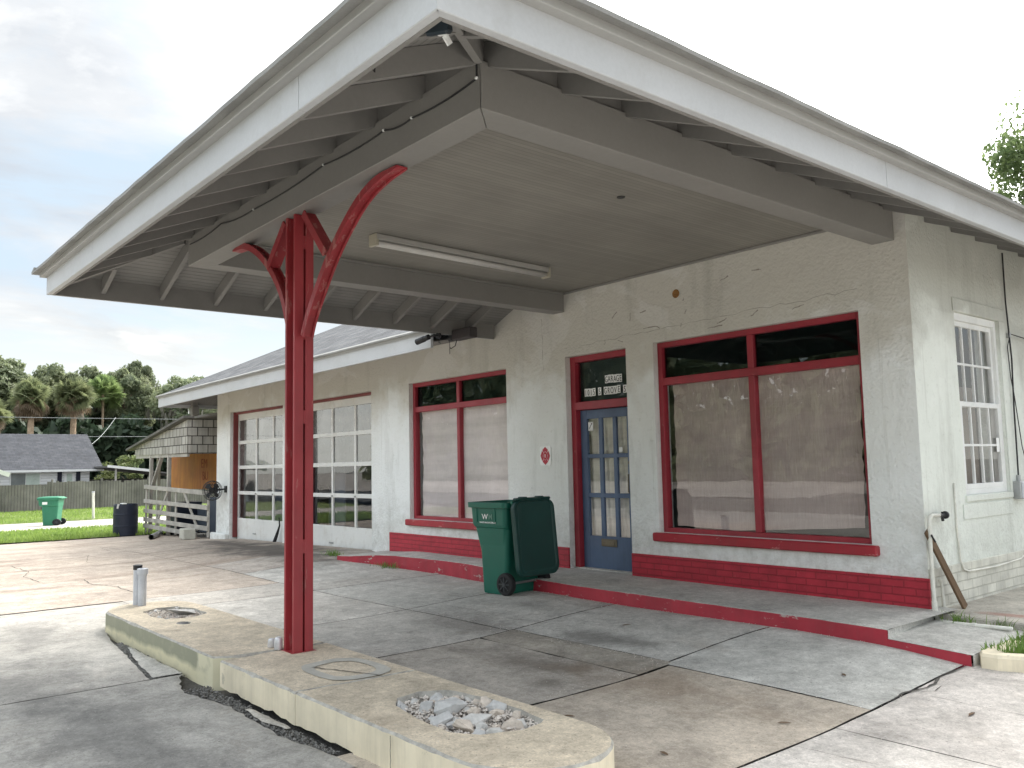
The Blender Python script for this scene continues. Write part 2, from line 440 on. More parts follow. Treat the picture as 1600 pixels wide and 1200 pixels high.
M['asphalt'] = pmat('asphalt', (.06,.06,.06), .9, .2, 2, .5, 90, .006)
M['cable'] = pmat('black_cable', (.02,.02,.022), .6, .1, 5, 0)
M['wire'] = pmat('grey_wire', (.32,.34,.34), .6, .1, 5, 0)
M['can'] = pmat('crushed_can', (.66,.66,.68), .35, .12, 20, .1, 60, metal=.3)
def lawn_mat():
    n = NT('lawn_grass')
    c = n.mix(n.ramp(n.noise(.35, 7, .65), .35, .65), rgb((.13,.185,.055)), rgb((.25,.305,.11)))
    c = n.gain(c, n.ramp(n.noise(9, 7, .75), .3, .7, .6, 1.35))
    n.bump(n.noise(14, 8, .8), 1.0, .08)
    return n.set(Base_Color=c, Roughness=.9, Specular_IOR_Level=.1)
M['lawn'] = lawn_mat()
def shake_mat():
    n = NT('cedar_shakes')
    x, y, z = n.sep()
    v = n.n('ShaderNodeCombineXYZ', {0: n.math('ADD', x, y), 1: z}).outputs[0]
    br = n.n('ShaderNodeTexBrick', {'Vector': v, 'Color1': rgb((.47,.455,.42)), 'Color2': rgb((.33,.315,.285)), 'Mortar': rgb((.06,.055,.05)), 'Scale': 1.0, 'Mortar Size': .012, 'Mortar Smooth': .2, 'Brick Width': .27, 'Row Height': .215})
    c = n.gain(br.outputs[0], n.ramp(n.noise(1, 7, .7, n.map((9, 9, 1.2))), .3, .7, .68, 1.25))
    n.bump(n.math('SUBTRACT', n.math('MULTIPLY', n.noise(1, 5, .7, n.map((40, 40, 4))), .5), br.outputs[1]), .8, .012)
    return n.set(Base_Color=c, Roughness=.9)
M['shake'] = shake_mat()
def paper_mat(name, a, b, weave):
    n = NT(name)
    x, y, z = n.sep()
    wv = n.noise(1, 4, .7, n.map((70, 1, 6)))
    c = n.mix(n.ramp(wv, .3, .7), rgb(a), rgb(b))
    c = n.gain(c, n.ramp(n.noise(.9, 6), .3, .7, .85, 1.15))
    hz = n.noise(1, 4, .6, n.map((.4, 1, 6)))
    c = n.gain(c, n.ramp(hz, .35, .65, 1-weave, 1+weave))
    n.bump(n.math('ADD', n.noise(1, 5, .6, n.map((5, 1, .5))), n.math('MULTIPLY', n.noise(2.2, 8, .7, None, 1.5), .5)), .6, .04)
    return n.set(Base_Color=c, Roughness=.85)
M['paper_big'] = paper_mat('brown_window_paper', (.36,.30,.285), (.44,.375,.355), .09)
M['paper_small'] = paper_mat('pale_window_sheet', (.56,.51,.505), (.63,.58,.575), .10)
M['frosted'] = pmat('frosted_pane', (.12,.12,.117), .25, .22, .9, 0, spec=.5)
M['faded_red'] = pmat('faded_red_trim', (.20,.045,.045), .6, .2, 3, .1)
M['paper_door'] = paper_mat('door_curtain', (.72,.69,.63), (.82,.79,.73), .14)
M['film'] = pmat('dark_green_film', (.050,.066,.064), .5, .25, 2, 0)
def orange_mat():
    n = NT('faded_orange_paint')
    c = n.mix(n.ramp(n.noise(.9, 6), .35, .65), rgb((.52,.20,.025)), rgb((.38,.115,.02)))
    c = n.gain(c, n.ramp(n.noise(1, 6, .7, n.map((6,6,1))), .3, .7, .7, 1.15))
    return n.set(Base_Color=c, Roughness=.7)
M['orange'] = orange_mat()
M['orange_ink'] = pmat('faded_sign_letters', (.26,.055,.02), .8, .3, 6, 0)
# ================================================================== SETTING
def sheet(name, xs, ys, zf, mat, kind='structure', parent=None):
    g = G(); g.grid(xs, ys, lambda x, y: (x, y, zf(x, y)))
    o = g.done(name, mat, parent, smooth=True)
    if kind: tag(o, kind=kind)
    return o
def rangef(a, b, n): return [a+(b-a)*i/n for i in range(n+1)]

# earth under everything, out to the horizon
gx = [-400,-200,-120,-80] + rangef(-60, 6, 66) + [10,20,40,80,200,400]
gy = [-400,-150,-80,-40,-24,-16] + rangef(-12, 12, 48) + [18,30,60,120,400]
sheet('ground', gx, gy, lambda x, y: H(x, y)-.05, M['dirt'])
# lawn west of the lot, and the one across the street
def lawn_z(x, y):
    return H(x, y) + .012*mnoise.noise(Vector((x*.6, y*.6, 0))) + .02
def lawn_edge(y): return -20.75 + .16*mnoise.noise(Vector((y*.7, 3, 0))) + .06*mnoise.noise(Vector((y*4, 1, 0)))
g = G()
ys_ = rangef(-30, 40, 280)
cols = [0, .15, .5, 1, 1.6, 2.4, 3.4, 4.6, 6, 7.2]
g.grid(cols, ys_, lambda c, y: (lawn_edge(y)-c, y, lawn_z(lawn_edge(y)-c, y)))
g.grid([-47.4,-46,-42,-38,-36,-34.4], [-90,-50] + ys_[::4] + [60,120], lambda x, y: (x, y, lawn_z(x, y)))
tag(g.done('lawn', M['lawn'], smooth=True), kind='structure')
sheet('path', [-34.6,-33,-31.5,-30,-29,-27.8], ys_[::4], lambda x, y: H(x, y)+.012, concrete('path_concrete', (.46,.43,.39)))
sheet('road', [-300,-100,-40,-20,-10,0,10,20,40,100,300], [-23,-20,-17,-14.5], lambda x, y: -.16, M['asphalt'])
sheet('verge', [-300,-100,-40,-20,0,20,40,100,300], [-160,-60,-30,-26,-23.4], lambda x, y: -.12, concrete('verge_paving', (.40,.37,.34)))

# -------- concrete slabs of the lot: every slab a loose island of one sheet
me = bpy.data.meshes.new('parking_lot')
V = []; F = []; COL = []
def slab(x0, x1, y0, y1, col, rust=0.0, gap=.006, jag=.004, step=.22, top=None, bottom=None, dz=0.0, skew=0.0):
    """one slab; `bottom`/`top` give its y edge as a function of x"""
    nx = max(2, int((x1-x0)/step)); ny = max(2, int((y1-y0)/step))
    base = len(V)
    sd = len(V)*.37
    for i in range(nx+1):
        for j in range(ny+1):
            u, w = i/nx, j/ny
            x = lerp(x0+gap, x1-gap, u)
            ya = bottom(x) if bottom else y0+gap
            yb = top(x) if top else y1-gap
            y = lerp(ya, yb, w)
            x += skew*(y-y0)
            if i in (0, nx): x += jag*mnoise.noise(Vector((y*9, sd, 0)))*(1 if i else -1)*1.6 - (jag*.6 if i else -jag*.6)
            if j in (0, ny): y += jag*mnoise.noise(Vector((x*9, sd+9, 0)))*1.6
            e = .006 if (i in (0, nx) or j in (0, ny)) else 0
            V.append((x, y, H(x, y)+dz-e))
    for i in range(nx):
        for j in range(ny):
            a = base+i*(ny+1)+j
            F.append((a, a+ny+1, a+ny+2, a+1)); COL.append((*col, rust))
def sw_front(x):     # outer edge of the stoop along the shop front
    return interp(x, [-8.75,-8.5,-8.0,-7.5,-6.4,-5.8,-5.0,-4.4,-3.75,-3.2,-.6,.17], [-.93,-.90,-.72,-.61,-.53,-.55,-.72,-.88,-.98,-1.03,-1.05,-1.10])
pink = (.44,.375,.315); cool = (.475,.465,.435); tan = (.485,.425,.355); grey = (.43,.415,.385); dark = (.395,.38,.35)
wall = lambda x: .12
def kerbtop(x): return sw_front(x)-.004
# west apron
for k, (xa, xb) in enumerate(((-20.7,-17.4),(-17.4,-14.2),(-14.2,-12.1),(-12.1,-10.15))):
    for (ya, yb) in ((-9.9,-5.7),(-5.7,-2.45),(-2.45,.12)):
        t = .96+.08*rng.random()
        slab(xa, xb, ya, yb, tuple(q*t for q in pink), .8 if ya > -6 else .5, step=.3, bottom=None)
slab(-10.15, -7.5, -9.9, -5.7, pink, .6, step=.3)
slab(-10.15, -7.5, -5.7, -2.45, (.46,.395,.335), .75)
slab(-10.15, -8.75, -2.45, .12, (.44,.395,.35), .7)
slab(-8.75, -6.5, -2.45, 0, (.50,.485,.45), .3, top=kerbtop)
slab(-7.5, -6.5, -4.45, -2.45, (.48,.45,.41), .15)
# under the canopy
slab(-6.5, -4.4, -2.45, 0, cool, .05, top=kerbtop)
slab(-4.4, -2.7, -2.45, 0, cool, 0, top=kerbtop)
slab(-2.7, -.88, -2.40, 0, (.49,.48,.45), 0, top=kerbtop)
slab(-.88, .74, -2.47, 0, (.535,.53,.50), 0, top=lambda x: sw_front(min(x, .17)) - .004, gap=.005, jag=.006)
slab(-6.5, -4.4, -4.5, -2.45, (.52,.50,.465), .1)
slab(-4.4, -2.7, -4.5, -2.45, (.49,.47,.435), .05)
slab(-2.7, -.83, -2.79, -2.40, (.36,.33,.285), 0, gap=.003, jag=.008)
slab(-2.7, -.82, -4.5, -2.79, (.43,.395,.35), 0, gap=.006, jag=.008)
slab(-.82, .74, -5.7, -2.47, tan, 0, gap=.006, jag=.008)
# east, out in the open
slab(.74, 2.5, -2.9, -.9, (.58,.54,.505), 0, gap=.005, jag=.008)
slab(.74, 2.5, -5.7, -2.9, (.57,.535,.50), 0, gap=.003, jag=.003)
slab(2.5, 6.5, -5.7, -1.0, (.55,.515,.48), 0)
slab(2.5, 8, -1.0, 2.5, (.43,.40,.37), 0)
slab(6.5, 14, -5.7, -1.0, (.46,.43,.40), 0, step=.5)
# street side of the island: older, darker, broken away along the island
def brk(x):
    w = interp(x, [-3.3,-3.0,-2.7,-2.3,-1.9,-1.3,-1.0,-.6], [-5.18,-5.30,-5.36,-5.28,-5.27,-5.29,-5.24,-5.19])
    return w + .035*mnoise.noise(Vector((x*9, 1, 0))) + .02*mnoise.noise(Vector((x*31, 5, 0)))
def brk2(x):
    if x < -5.45: return -4.7175-.42*math.sqrt(max(0, 1-((x+5.45)/.49)**2)) if x > -5.94 else -4.45
    w = interp(x, [-5.45,-5.1,-4.2,-4.05,-3.3], [-5.14,-5.21,-5.31,-5.33,-5.42])
    return w + .018*mnoise.noise(Vector((x*9, 7, 0)))
slab(-7.45, -3.28, -9.9, 0, (.44,.42,.385), .1, top=brk2, gap=.005, jag=.006, step=.09)
slab(-3.28, .4, -9.9, 0, dark, 0, top=brk, step=.07)
slab(.4, 6.5, -9.9, -5.7, (.45,.43,.40), 0)
slab(6.5, 14, -9.9, -5.7, (.38,.36,.335), 0, step=.5)
# beyond, to the road
for (xa, xb) in ((-20.7,-14),(-14,-7.45),(-7.45,0),(0,7),(7,14)):
    slab(xa, xb, -14.2, -9.9, (.37,.355,.33), .1, step=.6)
# loose triangular piece of slab at the foot of the island
slab(-4.6, -3.30, -5.3, -5.17, (.48,.465,.43), 0, step=.08, bottom=lambda x: interp(x, [-4.6,-4.02,-3.3], [-5.20,-5.30,-5.39]), top=lambda x: -5.175, dz=.004, jag=.012)
slab(-2.05, -1.45, -5.3, -5.17, (.48,.455,.41), 0, step=.06, bottom=lambda x: interp(x, [-2.05,-1.75,-1.45], [-5.20,-5.245,-5.2]), top=lambda x: -5.17, dz=-.004, jag=.012)
me.from_pydata(V, [], F)
ca = me.color_attributes.new('tint', 'FLOAT_COLOR', 'CORNER')
k = 0
for i, f in enumerate(F):
    for _ in f:
        ca.data[k].color = COL[i]; k += 1
STAINS = [(-1.74,-2.2,.55,.22,.6,(.13,.125,.115)), (-1.18,-3.36,.17,.13,.6,(.12,.105,.085)), (-1.75,-3.05,.75,.28,.55,(.12,.10,.082)),
          (-.55,-2.95,.9,.35,.45,(.20,.14,.09)), (-3.4,-2.5,.8,.35,.5,(.14,.13,.12)), (-11.6,-.9,2.4,.9,.8,(.06,.055,.05)), (-9.7,-1.2,1.6,.5,.6,(.10,.085,.075)),
          (-3.3,-1.6,.35,.2,.35,(.12,.12,.115)), (-3.9,-6.4,1.2,.7,.5,(.10,.10,.098)), (-1.8,-6.0,1.5,.35,.5,(.08,.08,.08)), (-5.9,-5.7,.8,.3,.45,(.12,.12,.115)), (-13.9,-.7,1.3,.5,.6,(.07,.06,.055)), (-.2,-1.5,.6,.2,.22,(.2,.2,.19))]
M['lot'] = concrete('lot_concrete', None, STAINS)
o = link_mesh('parking_lot', me, M['lot'], smooth=False); tag(o, kind='structure')

# cracks that wander across the slabs and the broken joint at the east
def ground_crack(g, pts, w, seed, step=.05, j=.03):
    L = []
    for a, b in zip(pts, pts[1:]):
        n = max(2, int(math.hypot(b[0]-a[0], b[1]-a[1])/step))
        for i in range(n): L.append((lerp(a[0],b[0],i/n), lerp(a[1],b[1],i/n)))
    L.append(pts[-1]); rr = random.Random(seed); out = []
    for i, (x, y) in enumerate(L):
        f = min(1, i/3, (len(L)-1-i)/3)
        out.append((x+j*mnoise.noise(Vector((x*4, y*4, seed)))+rr.uniform(-.3,.3)*j*.5, y+j*mnoise.noise(Vector((x*4, y*4, seed+7)))+rr.uniform(-.3,.3)*j*.5, w*(.25+.75*f)*rr.uniform(.35,1.3)))
    for a, b in zip(out, out[1:]):
        d = Vector((b[0]-a[0], b[1]-a[1])); d.normalize(); n_ = Vector((-d.y, d.x))
        P = lambda q, s: (q[0]+n_.x*q[2]*s, q[1]+n_.y*q[2]*s, H(q[0], q[1])+.003)
        g.face([P(a,-1), P(b,-1), P(b,1), P(a,1)])
CR = [([(-13.1,-4.65),(-11.9,-4.6),(-11.2,-4.8),(-10.25,-4.76)], .012), ([(-10.15,-4.24),(-9.4,-4.3),(-8.9,-4.1),(-8.05,-4.14)], .012), ([(.755,-2.25),(.75,-1.95),(.79,-1.75),(.75,-1.5),(.765,-1.2)], .020), ([(.78,-2.0),(.86,-1.9),(.84,-1.78)], .012),
      ([(-2.3,-2.02),(-3.1,-2.15),(-4.2,-2.1)], .005), ([(.75,-2.0),(1.6,-2.05),(2.3,-1.9)], .003), ([(-6.4,-3.4),(-5.6,-3.1),(-5.1,-3.2)], .005), ([(-14.1,-3.2),(-12.6,-3.6)], .006), ([(-17.0,-3.0),(-15.6,-2.6),(-14.3,-2.7)], .007), ([(-9.7,-2.5),(-8.6,-2.2)], .006),
      ([(.76,-3.35),(1.25,-3.3)], .003)]
lot = o
for k_, (pp, w_) in enumerate(CR):
    g = G(); ground_crack(g, pp, w_*.55, 40+k_); g.done('crack', M['dirt'], lot, normals=False)
# -------- stoop along the shop front (raised pavement) with its red edge
ST = .17
g = G()
xs = rangef(-8.72, .17, 60)
def back(x): return .15
def stoop_z(x): return ST - .05*smooth((-7.6-x)/1.1)
g.grid(xs, [0, .5, .985, 1], lambda x, t: (x, lerp(back(x), sw_front(x), t), stoop_z(x) - (.006 if t == 1 else 0)))
g.face([(.17, sw_front(.17), -.05), (.17, sw_front(.17), ST-.006), (.05, -.02, ST), (.05, -.02, -.05)])
g.face([(.05,-.02,ST), (.05,.15,ST), (.17,sw_front(.17),ST-.006)])
# low step to the east, and the walk along the side wall
g.grid(rangef(.10, .80, 10), [0,.3,.95,1], lambda x, t: (x, lerp(-.03, interp(x, [.1,.17,.8], [-1.09,-1.105,-1.16]), t), interp(x, [.1,.8], [.108,.088])-(.005 if t==1 else 0)))
g.face([(.80,-1.16,.083),(.80,-.03,.083),(.80,-.03,-.1),(.80,-1.16,-.1)])
sw = g.done('sidewalk', M['sidewalk']); tag(sw, kind='structure')
g = G(); g.box(.0, 3.2, -.06, 9, -.1, .148, .012)
side = g.done('side_walkway', concrete('side_walk_concrete', (.45,.42,.37), [(.55,.25,.28,.10,.5,(.36,.12,.09))])); tag(side, kind='structure')
g = G()
g.grid(xs, [0,.08,.5,.9,1], lambda x, t: (x, sw_front(x)-.006-.012*math.sin(t*3)*.3+.006*mnoise.noise(Vector((x*6, t*3, 2))), lerp(-.08, stoop_z(x)-.004+.004*mnoise.noise(Vector((x*8,0,0))), t)))
g.face([(-8.72, sw_front(-8.72)-.006, -.05), (-8.72, sw_front(-8.72)-.006, stoop_z(-8.72)), (-8.74, .0, stoop_z(-8.72)), (-8.74, .0, -.05)])
g.grid(rangef(.17, .79, 8), [0,.5,1], lambda x, t: (x, interp(x, [.17,.8], [-1.115,-1.168])+.004*mnoise.noise(Vector((x*9,t*4,0))), lerp(-.1, interp(x, [.1,.8], [.103,.083]), t)))
kb = g.done('kerb', M['red_curb'], sw); kb['label'] = 'red painted edge of the stoop'
# planter kerb, cream
t0 = empty('planter_kerb', (.86,-1.24,0), 'cream painted kerb edging the small grass bed at the right of the steps', 'kerb')
g = G()
path = [Vector((.868,-.55,0)), Vector((.868,-1.06,0)), Vector((.885,-1.10,0)), Vector((.93,-1.10,0)), Vector((1.5,-.80,0)), Vector((3.0,-.12,0))]
def kerb_strip(g, p, w, z0, z1):
    L = []; Rr = []
    for i, q in enumerate(p):
        d = (p[min(i+1,len(p)-1)]-p[max(i-1,0)]).normalized(); nrm = Vector((-d.y, d.x, 0))
        L.append(q+nrm*w/2); Rr.append(q-nrm*w/2)
    loops = []
    for a, b in zip(L, Rr):
        loops.append([(b.x,b.y,z0),(b.x,b.y,z1-.02),(lerp(b.x,a.x,.12),lerp(b.y,a.y,.12),z1),(lerp(b.x,a.x,.88),lerp(b.y,a.y,.88),z1),(a.x,a.y,z1-.02),(a.x,a.y,z0)])
    g.loft(loops)
kerb_strip(g, path, .13, -.1, .105)
g.done('kerb_stone', M['cream'], t0)
g = G(); g.face([(.86,-.55,.075),(.87,-1.07,.075),(.93,-1.07,.075),(3.0,-.1,.075),(3.0,-.06,.075),(.801,-.065,.075)])
tag(g.done('planter_soil', M['soil']), kind='structure')

# -------- grass
def blades(name, pts, hmin, hmax, w, mat, lean=.5, label=None, kind=None, seed=1, segs=2):
    r = random.Random(seed); V = []; F = []
    for (x, y, z) in pts:
        h = r.uniform(hmin, hmax); a = r.uniform(0, 6.283); ww = w*r.uniform(.6, 1.3)
        dx, dy = math.cos(a)*ww, math.sin(a)*ww; l = r.uniform(0, lean)*h; b = r.uniform(0, 6.283)
        lx, ly = math.cos(b)*l, math.sin(b)*l
        k = len(V)
        V += [(x-dx, y-dy, z), (x+dx, y+dy, z), (x+dx*.7+lx*.4, y+dy*.7+ly*.4, z+h*.6), (x-dx*.7+lx*.4, y-dy*.7+ly*.4, z+h*.6), (x+lx, y+ly, z+h)]
        F += [(k, k+1, k+2, k+3), (k+3, k+2, k+4)]
    me = bpy.data.meshes.new(name); me.from_pydata(V, [], F)
    o = link_mesh(name, me, mat)
    if kind: tag(o, kind=kind)
    return o
r = random.Random(3); pts = []
while len(pts) < 42000:
    y = r.uniform(-9, 9)
    if r.random() < .62: x = lawn_edge(y) - 7.1*r.random()**1.25
    else: x = r.uniform(-46.5, -34.5)
    if mnoise.noise(Vector((x*1.1, y*1.1, 4))) < -.35 and r.random() < .6: continue
    pts.append((x, y, lawn_z(x, y)-.01))
blades('grass', pts, .05, .13, .014, M['blade'], .7, kind='stuff', seed=5)
pts = []
while len(pts) < 4200:
    x = r.uniform(.80, 2.2); y = r.uniform(-1.05, -.08)
    if y < -1.06 + (x-.93)*.456+.07: continue
    if r.random() > .35 + .65*smooth((x-.84)/.25): continue
    pts.append((x, y, .07))
blades('planter_grass', pts, .03, .10, .006, M['weed'], 1.0, kind='stuff', seed=8)
def weed(x, y, z, n, s, label, seed):
    rr = random.Random(seed); p = [(x+rr.gauss(0, s), y+rr.gauss(0, s*.35), z) for _ in range(n)]
    o = blades('weed', p, .03, .11, .004, M['weed'], 1.3, seed=seed)
    tag(o, label, 'weed')
weed(-9.15, -.78, H(-9.1,-.8), 160, .16, 'green weed tuft at the left end of the red edged stoop', 4)
weed(-7.6, -.74, H(-7.6,-.7), 110, .16, 'yellowish weed growing along the red stoop edge', 6)
weed(.30, -.12, .105, 60, .07, 'small weed in the corner of the low step beside the pipe', 9)
weed(.62, -.12, .095, 30, .05, 'sprig of weed under the horizontal white pipe', 10)

# ================================================================== BUILDING
B = empty('garage_building', (-8,0,0), 'white stucco garage with red trimmed windows and a deep hipped canopy on one post', 'building')
EX, EW, EF = .833, -5.885, -5.666       # fascia planes of the canopy
SL = .42; ZF0, ZF1 = 3.24, 3.43
BY1 = 9.5                                # back of the building
def deck(x, y):                          # underside of the canopy roof deck
    d = min(EX-x, x-EW, y-EF)
    return 3.415 + SL*d
def wall_top(x):
    if x < -6.0: return 3.45
    if x < -5.885: return lerp(3.45, 3.43, (x+6)/.115)
    return min(3.43+SL*(x+5.885), 3.43+SL*(EX-x))
# front wall with its openings: x0, x1, z0, z1
OP = {'gl': (-15.40,-12.69,-.3,2.787), 'gr': (-11.95,-9.24,-.3,2.787), 'ws': (-8.07,-5.62,.655,2.806), 'd': (-4.433,-3.39,-.1,2.83), 'wb': (-2.97,-.486,.68,2.834)}
def wall_mesh(g, u0, u1, zb, top, ops, pos, depth):
    us = sorted(set([u0, u1]+[o[0] for o in ops]+[o[1] for o in ops]+[u for u in (-6.0,-5.885,-4.6,-2.526,-.1) if u0 < u < u1]))
    for a, b in zip(us, us[1:]):
        m = (a+b)/2; cuts = [o for o in ops if o[0] < m < o[1]]
        z = zb
        for o in sorted(cuts, key=lambda o: o[2]):
            if o[2] > z: g.face([pos(a,z,0),pos(b,z,0),pos(b,o[2],0),pos(a,o[2],0)])
            z = o[3]
        g.face([pos(a,z,0),pos(b,z,0),pos(b,top(b),0),pos(a,top(a),0)])
    for (a, b, z0, z1) in ops:
        g.face([pos(a,z0,0),pos(a,z0,depth),pos(a,z1,depth),pos(a,z1,0)])
        g.face([pos(b,z0,0),pos(b,z1,0),pos(b,z1,depth),pos(b,z0,depth)])
        g.face([pos(a,z1,0),pos(a,z1,depth),pos(b,z1,depth),pos(b,z1,0)])
        g.face([pos(a,z0,0),pos(b,z0,0),pos(b,z0,depth),pos(a,z0,depth)])
g = G()
wall_mesh(g, -16.18, 0, -.3, wall_top, list(OP.values()), lambda u, z, d: (u, d, z), .26)
g.done('front_wall', M['stucco'], B, normals=False)
# side wall (faces east) and the unseen back and west walls
SW = (.88, 1.92, 1.10, 2.84)
g = G()
wall_mesh(g, 0, BY1, -.3, lambda u: 3.43+SL*EX, [SW], lambda u, z, d: (-d, u, z), .24)
g.done('side_wall', M['stucco_side'], B, normals=False)
g = G()
g.face([(-16.18,0,-.3),(-16.18,0,3.4),(-16.18,BY1,3.4),(-16.18,BY1,-.3)])
g.face([(-16.18,BY1,-.3),(-16.18,BY1,3.4),(0,BY1,3.4),(0,BY1,-.3)])
g.done('rear_wall', M['stucco'], B, normals=False)
g = G()
g.box(-16.1, -.3, .5, BY1-.1, -.28, .02)            # floor slab inside
g.box(-16.1, -.3, .3, BY1-.1, 3.3, 3.36)            # ceiling inside
g.box(-8.95, -8.85, .27, BY1-.1, -.2, 3.3)          # partition between shop and bays
g.box(-16.1, -.3, 4.2, 4.3, 0, 3.3)
g.done('interior_shell', M['interior'], B)
# corner block at the far west foot of the wall
g = G(); g.box(-16.30,-15.42,-.10,-.003,-.15,.08,.02); g.done('wall_footing', M['stucco'], B)
# cracks and chips in the stucco of the lintel: thin dark slits following real hairline breaks
g = G(); r = random.Random(12)
def crack(p, q, n=9, w=.003, j=.02):
    pts = []
    for i in range(n+1):
        t = i/n; pts.append((lerp(p[0],q[0],t)+r.uniform(-j,j), -.001, lerp(p[1],q[1],t)+r.uniform(-j,j)*.8))
    for a, b in zip(pts, pts[1:]):
        ww = w*r.uniform(.3, 1.2)
        d = Vector(b)-Vector(a); nn = Vector((-d.z, 0, d.x)); nn.normalize()
        g.face([Vector(a)-nn*ww, Vector(b)-nn*ww, Vector(b)+nn*ww, Vector(a)+nn*ww])
crack((-4.86,3.38), (-4.84,2.7), 10, .003, .012)
crack((-4.15,2.95), (-.5,3.03), 36, .0025, .02)
crack((-3.1,3.02), (-2.85,3.0), 6, .006, .02); crack((-3.5,2.93), (-3.42,2.9), 3, .009, .01)
for (x, z, a, l) in ((-1.95,3.40,.3,.12),(-1.55,3.42,-.1,.10),(-1.6,2.97,.5,.10),(-2.0,2.95,.3,.14),(-2.55,2.98,1.4,.05),(-2.48,3.12,1.3,.05),(-2.5,3.27,1.1,.04),(-3.3,3.18,1.5,.10),(-3.55,3.24,.7,.10),(-3.1,3.22,.2,.10),(-3.72,2.93,1.4,.06),(-2.1,2.9,.1,.2),(-1.1,2.96,.2,.14)):
    crack((x-math.cos(a)*l/2, z-math.sin(a)*l/2), (x+math.cos(a)*l/2, z+math.sin(a)*l/2), 4, .007, .008)
g.done('stucco_crack', pmat('crack_slit', (.31,.285,.25), .95, .3, 9, 0), B)
g = G(); g.lathe((-2.60,-.012,3.345), [(.0,-.004),(.045,-.004),(.05,.004),(.0,.006)], 14, 'Y'); g.done('rust_plug', pmat('rusty_stub', (.30,.15,.05), .9, .4, 30, .3, 60), B)

# brick plinths
for (a, b, hz) in ((-8.656,-4.44,.424),(-3.385,.012,.424)):
    g = G(); g.box(a, b, -.022, .20 if a > -5 else .02, .05, hz, .004); g.done('brick_base', M['brick_red'], B)
g = G(); g.box(-4.66,-4.436,-.0215,.075,.05,.4235,.004); g.done('brick_base', M['brick_red'], B)
g = G(); g.box(-.05,.016,.004,BY1,.05,.50,.004); g.done('brick_base', M['brick_cream'], B)

# ---- shop windows
def shop_window(op, mx, tz, paper, dark_left, ragged, label):
    x0, x1, z0, z1 = op
    y = .075; f = .062
    g = G()
    g.box(x0, x0+f, y, y+.09, z0, z1, .004); g.box(x1-f, x1, y, y+.09, z0, z1, .004)
    g.box(x0+f, x1-f, y+.002, y+.088, z1-.062, z1, .004); g.box(x0+f, x1-f, y+.002, y+.088, z0, z0+.05, .004)
    g.box(x0+f, x1-f, y+.004, y+.086, tz-.045, tz+.04, .004)
    g.box(mx-.036, mx+.036, y+.006, y+.084, z0+.05, tz-.045, .004); g.box(mx-.036, mx+.036, y+.006, y+.084, tz+.04, z1-.062, .004)
    w = g.done('window', M['red'], B); w['label'] = label
    g = G()
    for a, b in ((x0+f, mx-.036), (mx+.036, x1-f)): g.face([(a,y+.05,z0+.05),(b,y+.05,z0+.05),(b,y+.05,tz-.045),(a,y+.05,tz-.045)])
    g.done('pane', M['glass'], w)
    for a, b in ((x0+f, mx-.036), (mx+.036, x1-f)):
        g = G(); g.face([(a,y+.05,tz+.04),(b,y+.05,tz+.04),(b,y+.05,z1-.062),(a,y+.05,z1-.062)])
        g.box(a-.01, b+.01, y+.062, y+.066, tz+.02, z1-.04); p = g.done('transom_pane', [M['glass_dark']], w)
        g = G(); g.box(a-.02, b+.02, y+.070, y+.074, tz+.01, z1-.03); g.done('dark_film', M['film'], w)
    # paper hung behind the lower panes: slightly slack, torn at the ends
    nx, nz = 60, 24
    rr = random.Random(int(abs(x0)*10))
    tears = [rr.uniform(-1, 1) for _ in range(nz+1)]
    def fn(u, v):
        xa = x0+f+dark_left + .012*tears[int(v*nz)]; xb = x1-f-ragged*(1-.6*v)+.016*tears[(int(v*nz)*7+3) % (nz+1)]
        zb = z0+.05+interp(u, [0,.35,1], [.02,.0,.085] if ragged > .03 else [.0,.0,.0]) + .01*mnoise.noise(Vector((u*9,0,x0)))
        return (lerp(xa, xb, u), y+.085+.012*math.sin(u*9+v*2)+.010*mnoise.noise(Vector((u*7, v*3, x0))), lerp(zb, tz+.0, v))
    g = G(); g.grid(rangef(0,1,nx), rangef(0,1,nz), fn); g.done('window_paper', paper, w, smooth=True)
    g = G(); g.box(x0-.055, x1+.07, -.065, y+.01, z0-.095, z0-.001, .012); g.done('sill', M['red_sill'], w)
    return w
shop_window(OP['wb'], -1.73, 2.385, M['paper_big'], .075, .075, 'large red framed window papered over inside')
shop_window(OP['ws'], -6.86, 2.385, M['paper_small'], .07, .0, 'red framed window with pale sheets behind the glass')

# ---- entrance door with its transom light
x0, x1, z0, z1 = OP['d']; y = .085
g = G()
g.box(x0, x0+.085, y, y+.13, ST, z1, .004); g.box(x1-.03, x1, y, y+.13, ST, z1, .004)
g.box(x0+.085, x1-.03, y+.002, y+.128, z1-.075, z1, .004); g.box(x0+.085, x1-.03, y-.01, y+.126, 2.145, 2.245, .004)
fr = g.done('door_frame', M['red'], B)
a, b = x0+.085, x1-.03
g = G(); g.face([(a,y+.07,2.245),(b,y+.07,2.245),(b,y+.07,z1-.075),(a,y+.07,z1-.075)]); g.done('transom_pane', M['glass_dark'], fr)
g = G(); g.box(a-.01, b+.01, y+.10, y+.105, 2.2, z1-.04); g.done('dark_film', M['film'], fr)
def text(s, size, x, y, z, mat, parent, name='lettering', rz=0, sx=1.0, align='LEFT', ext=.0008):
    cu = bpy.data.curves.new('text', 'FONT'); cu.body = s; cu.size = size; cu.extrude = ext; cu.align_x = align
    t = bpy.data.objects.new('text', cu); C.objects.link(t); t.rotation_euler = (R(90), 0, rz); t.location = (x, y, z); t.scale = (sx, 1, 1)
    bpy.context.view_layer.update()
    me = bpy.data.meshes.new_from_object(t.evaluated_get(bpy.context.evaluated_depsgraph_get()))
    me.transform(t.matrix_world); bpy.data.objects.remove(t)
    return link_mesh(name, me, mat, parent)
yl = y+.068
g = G()
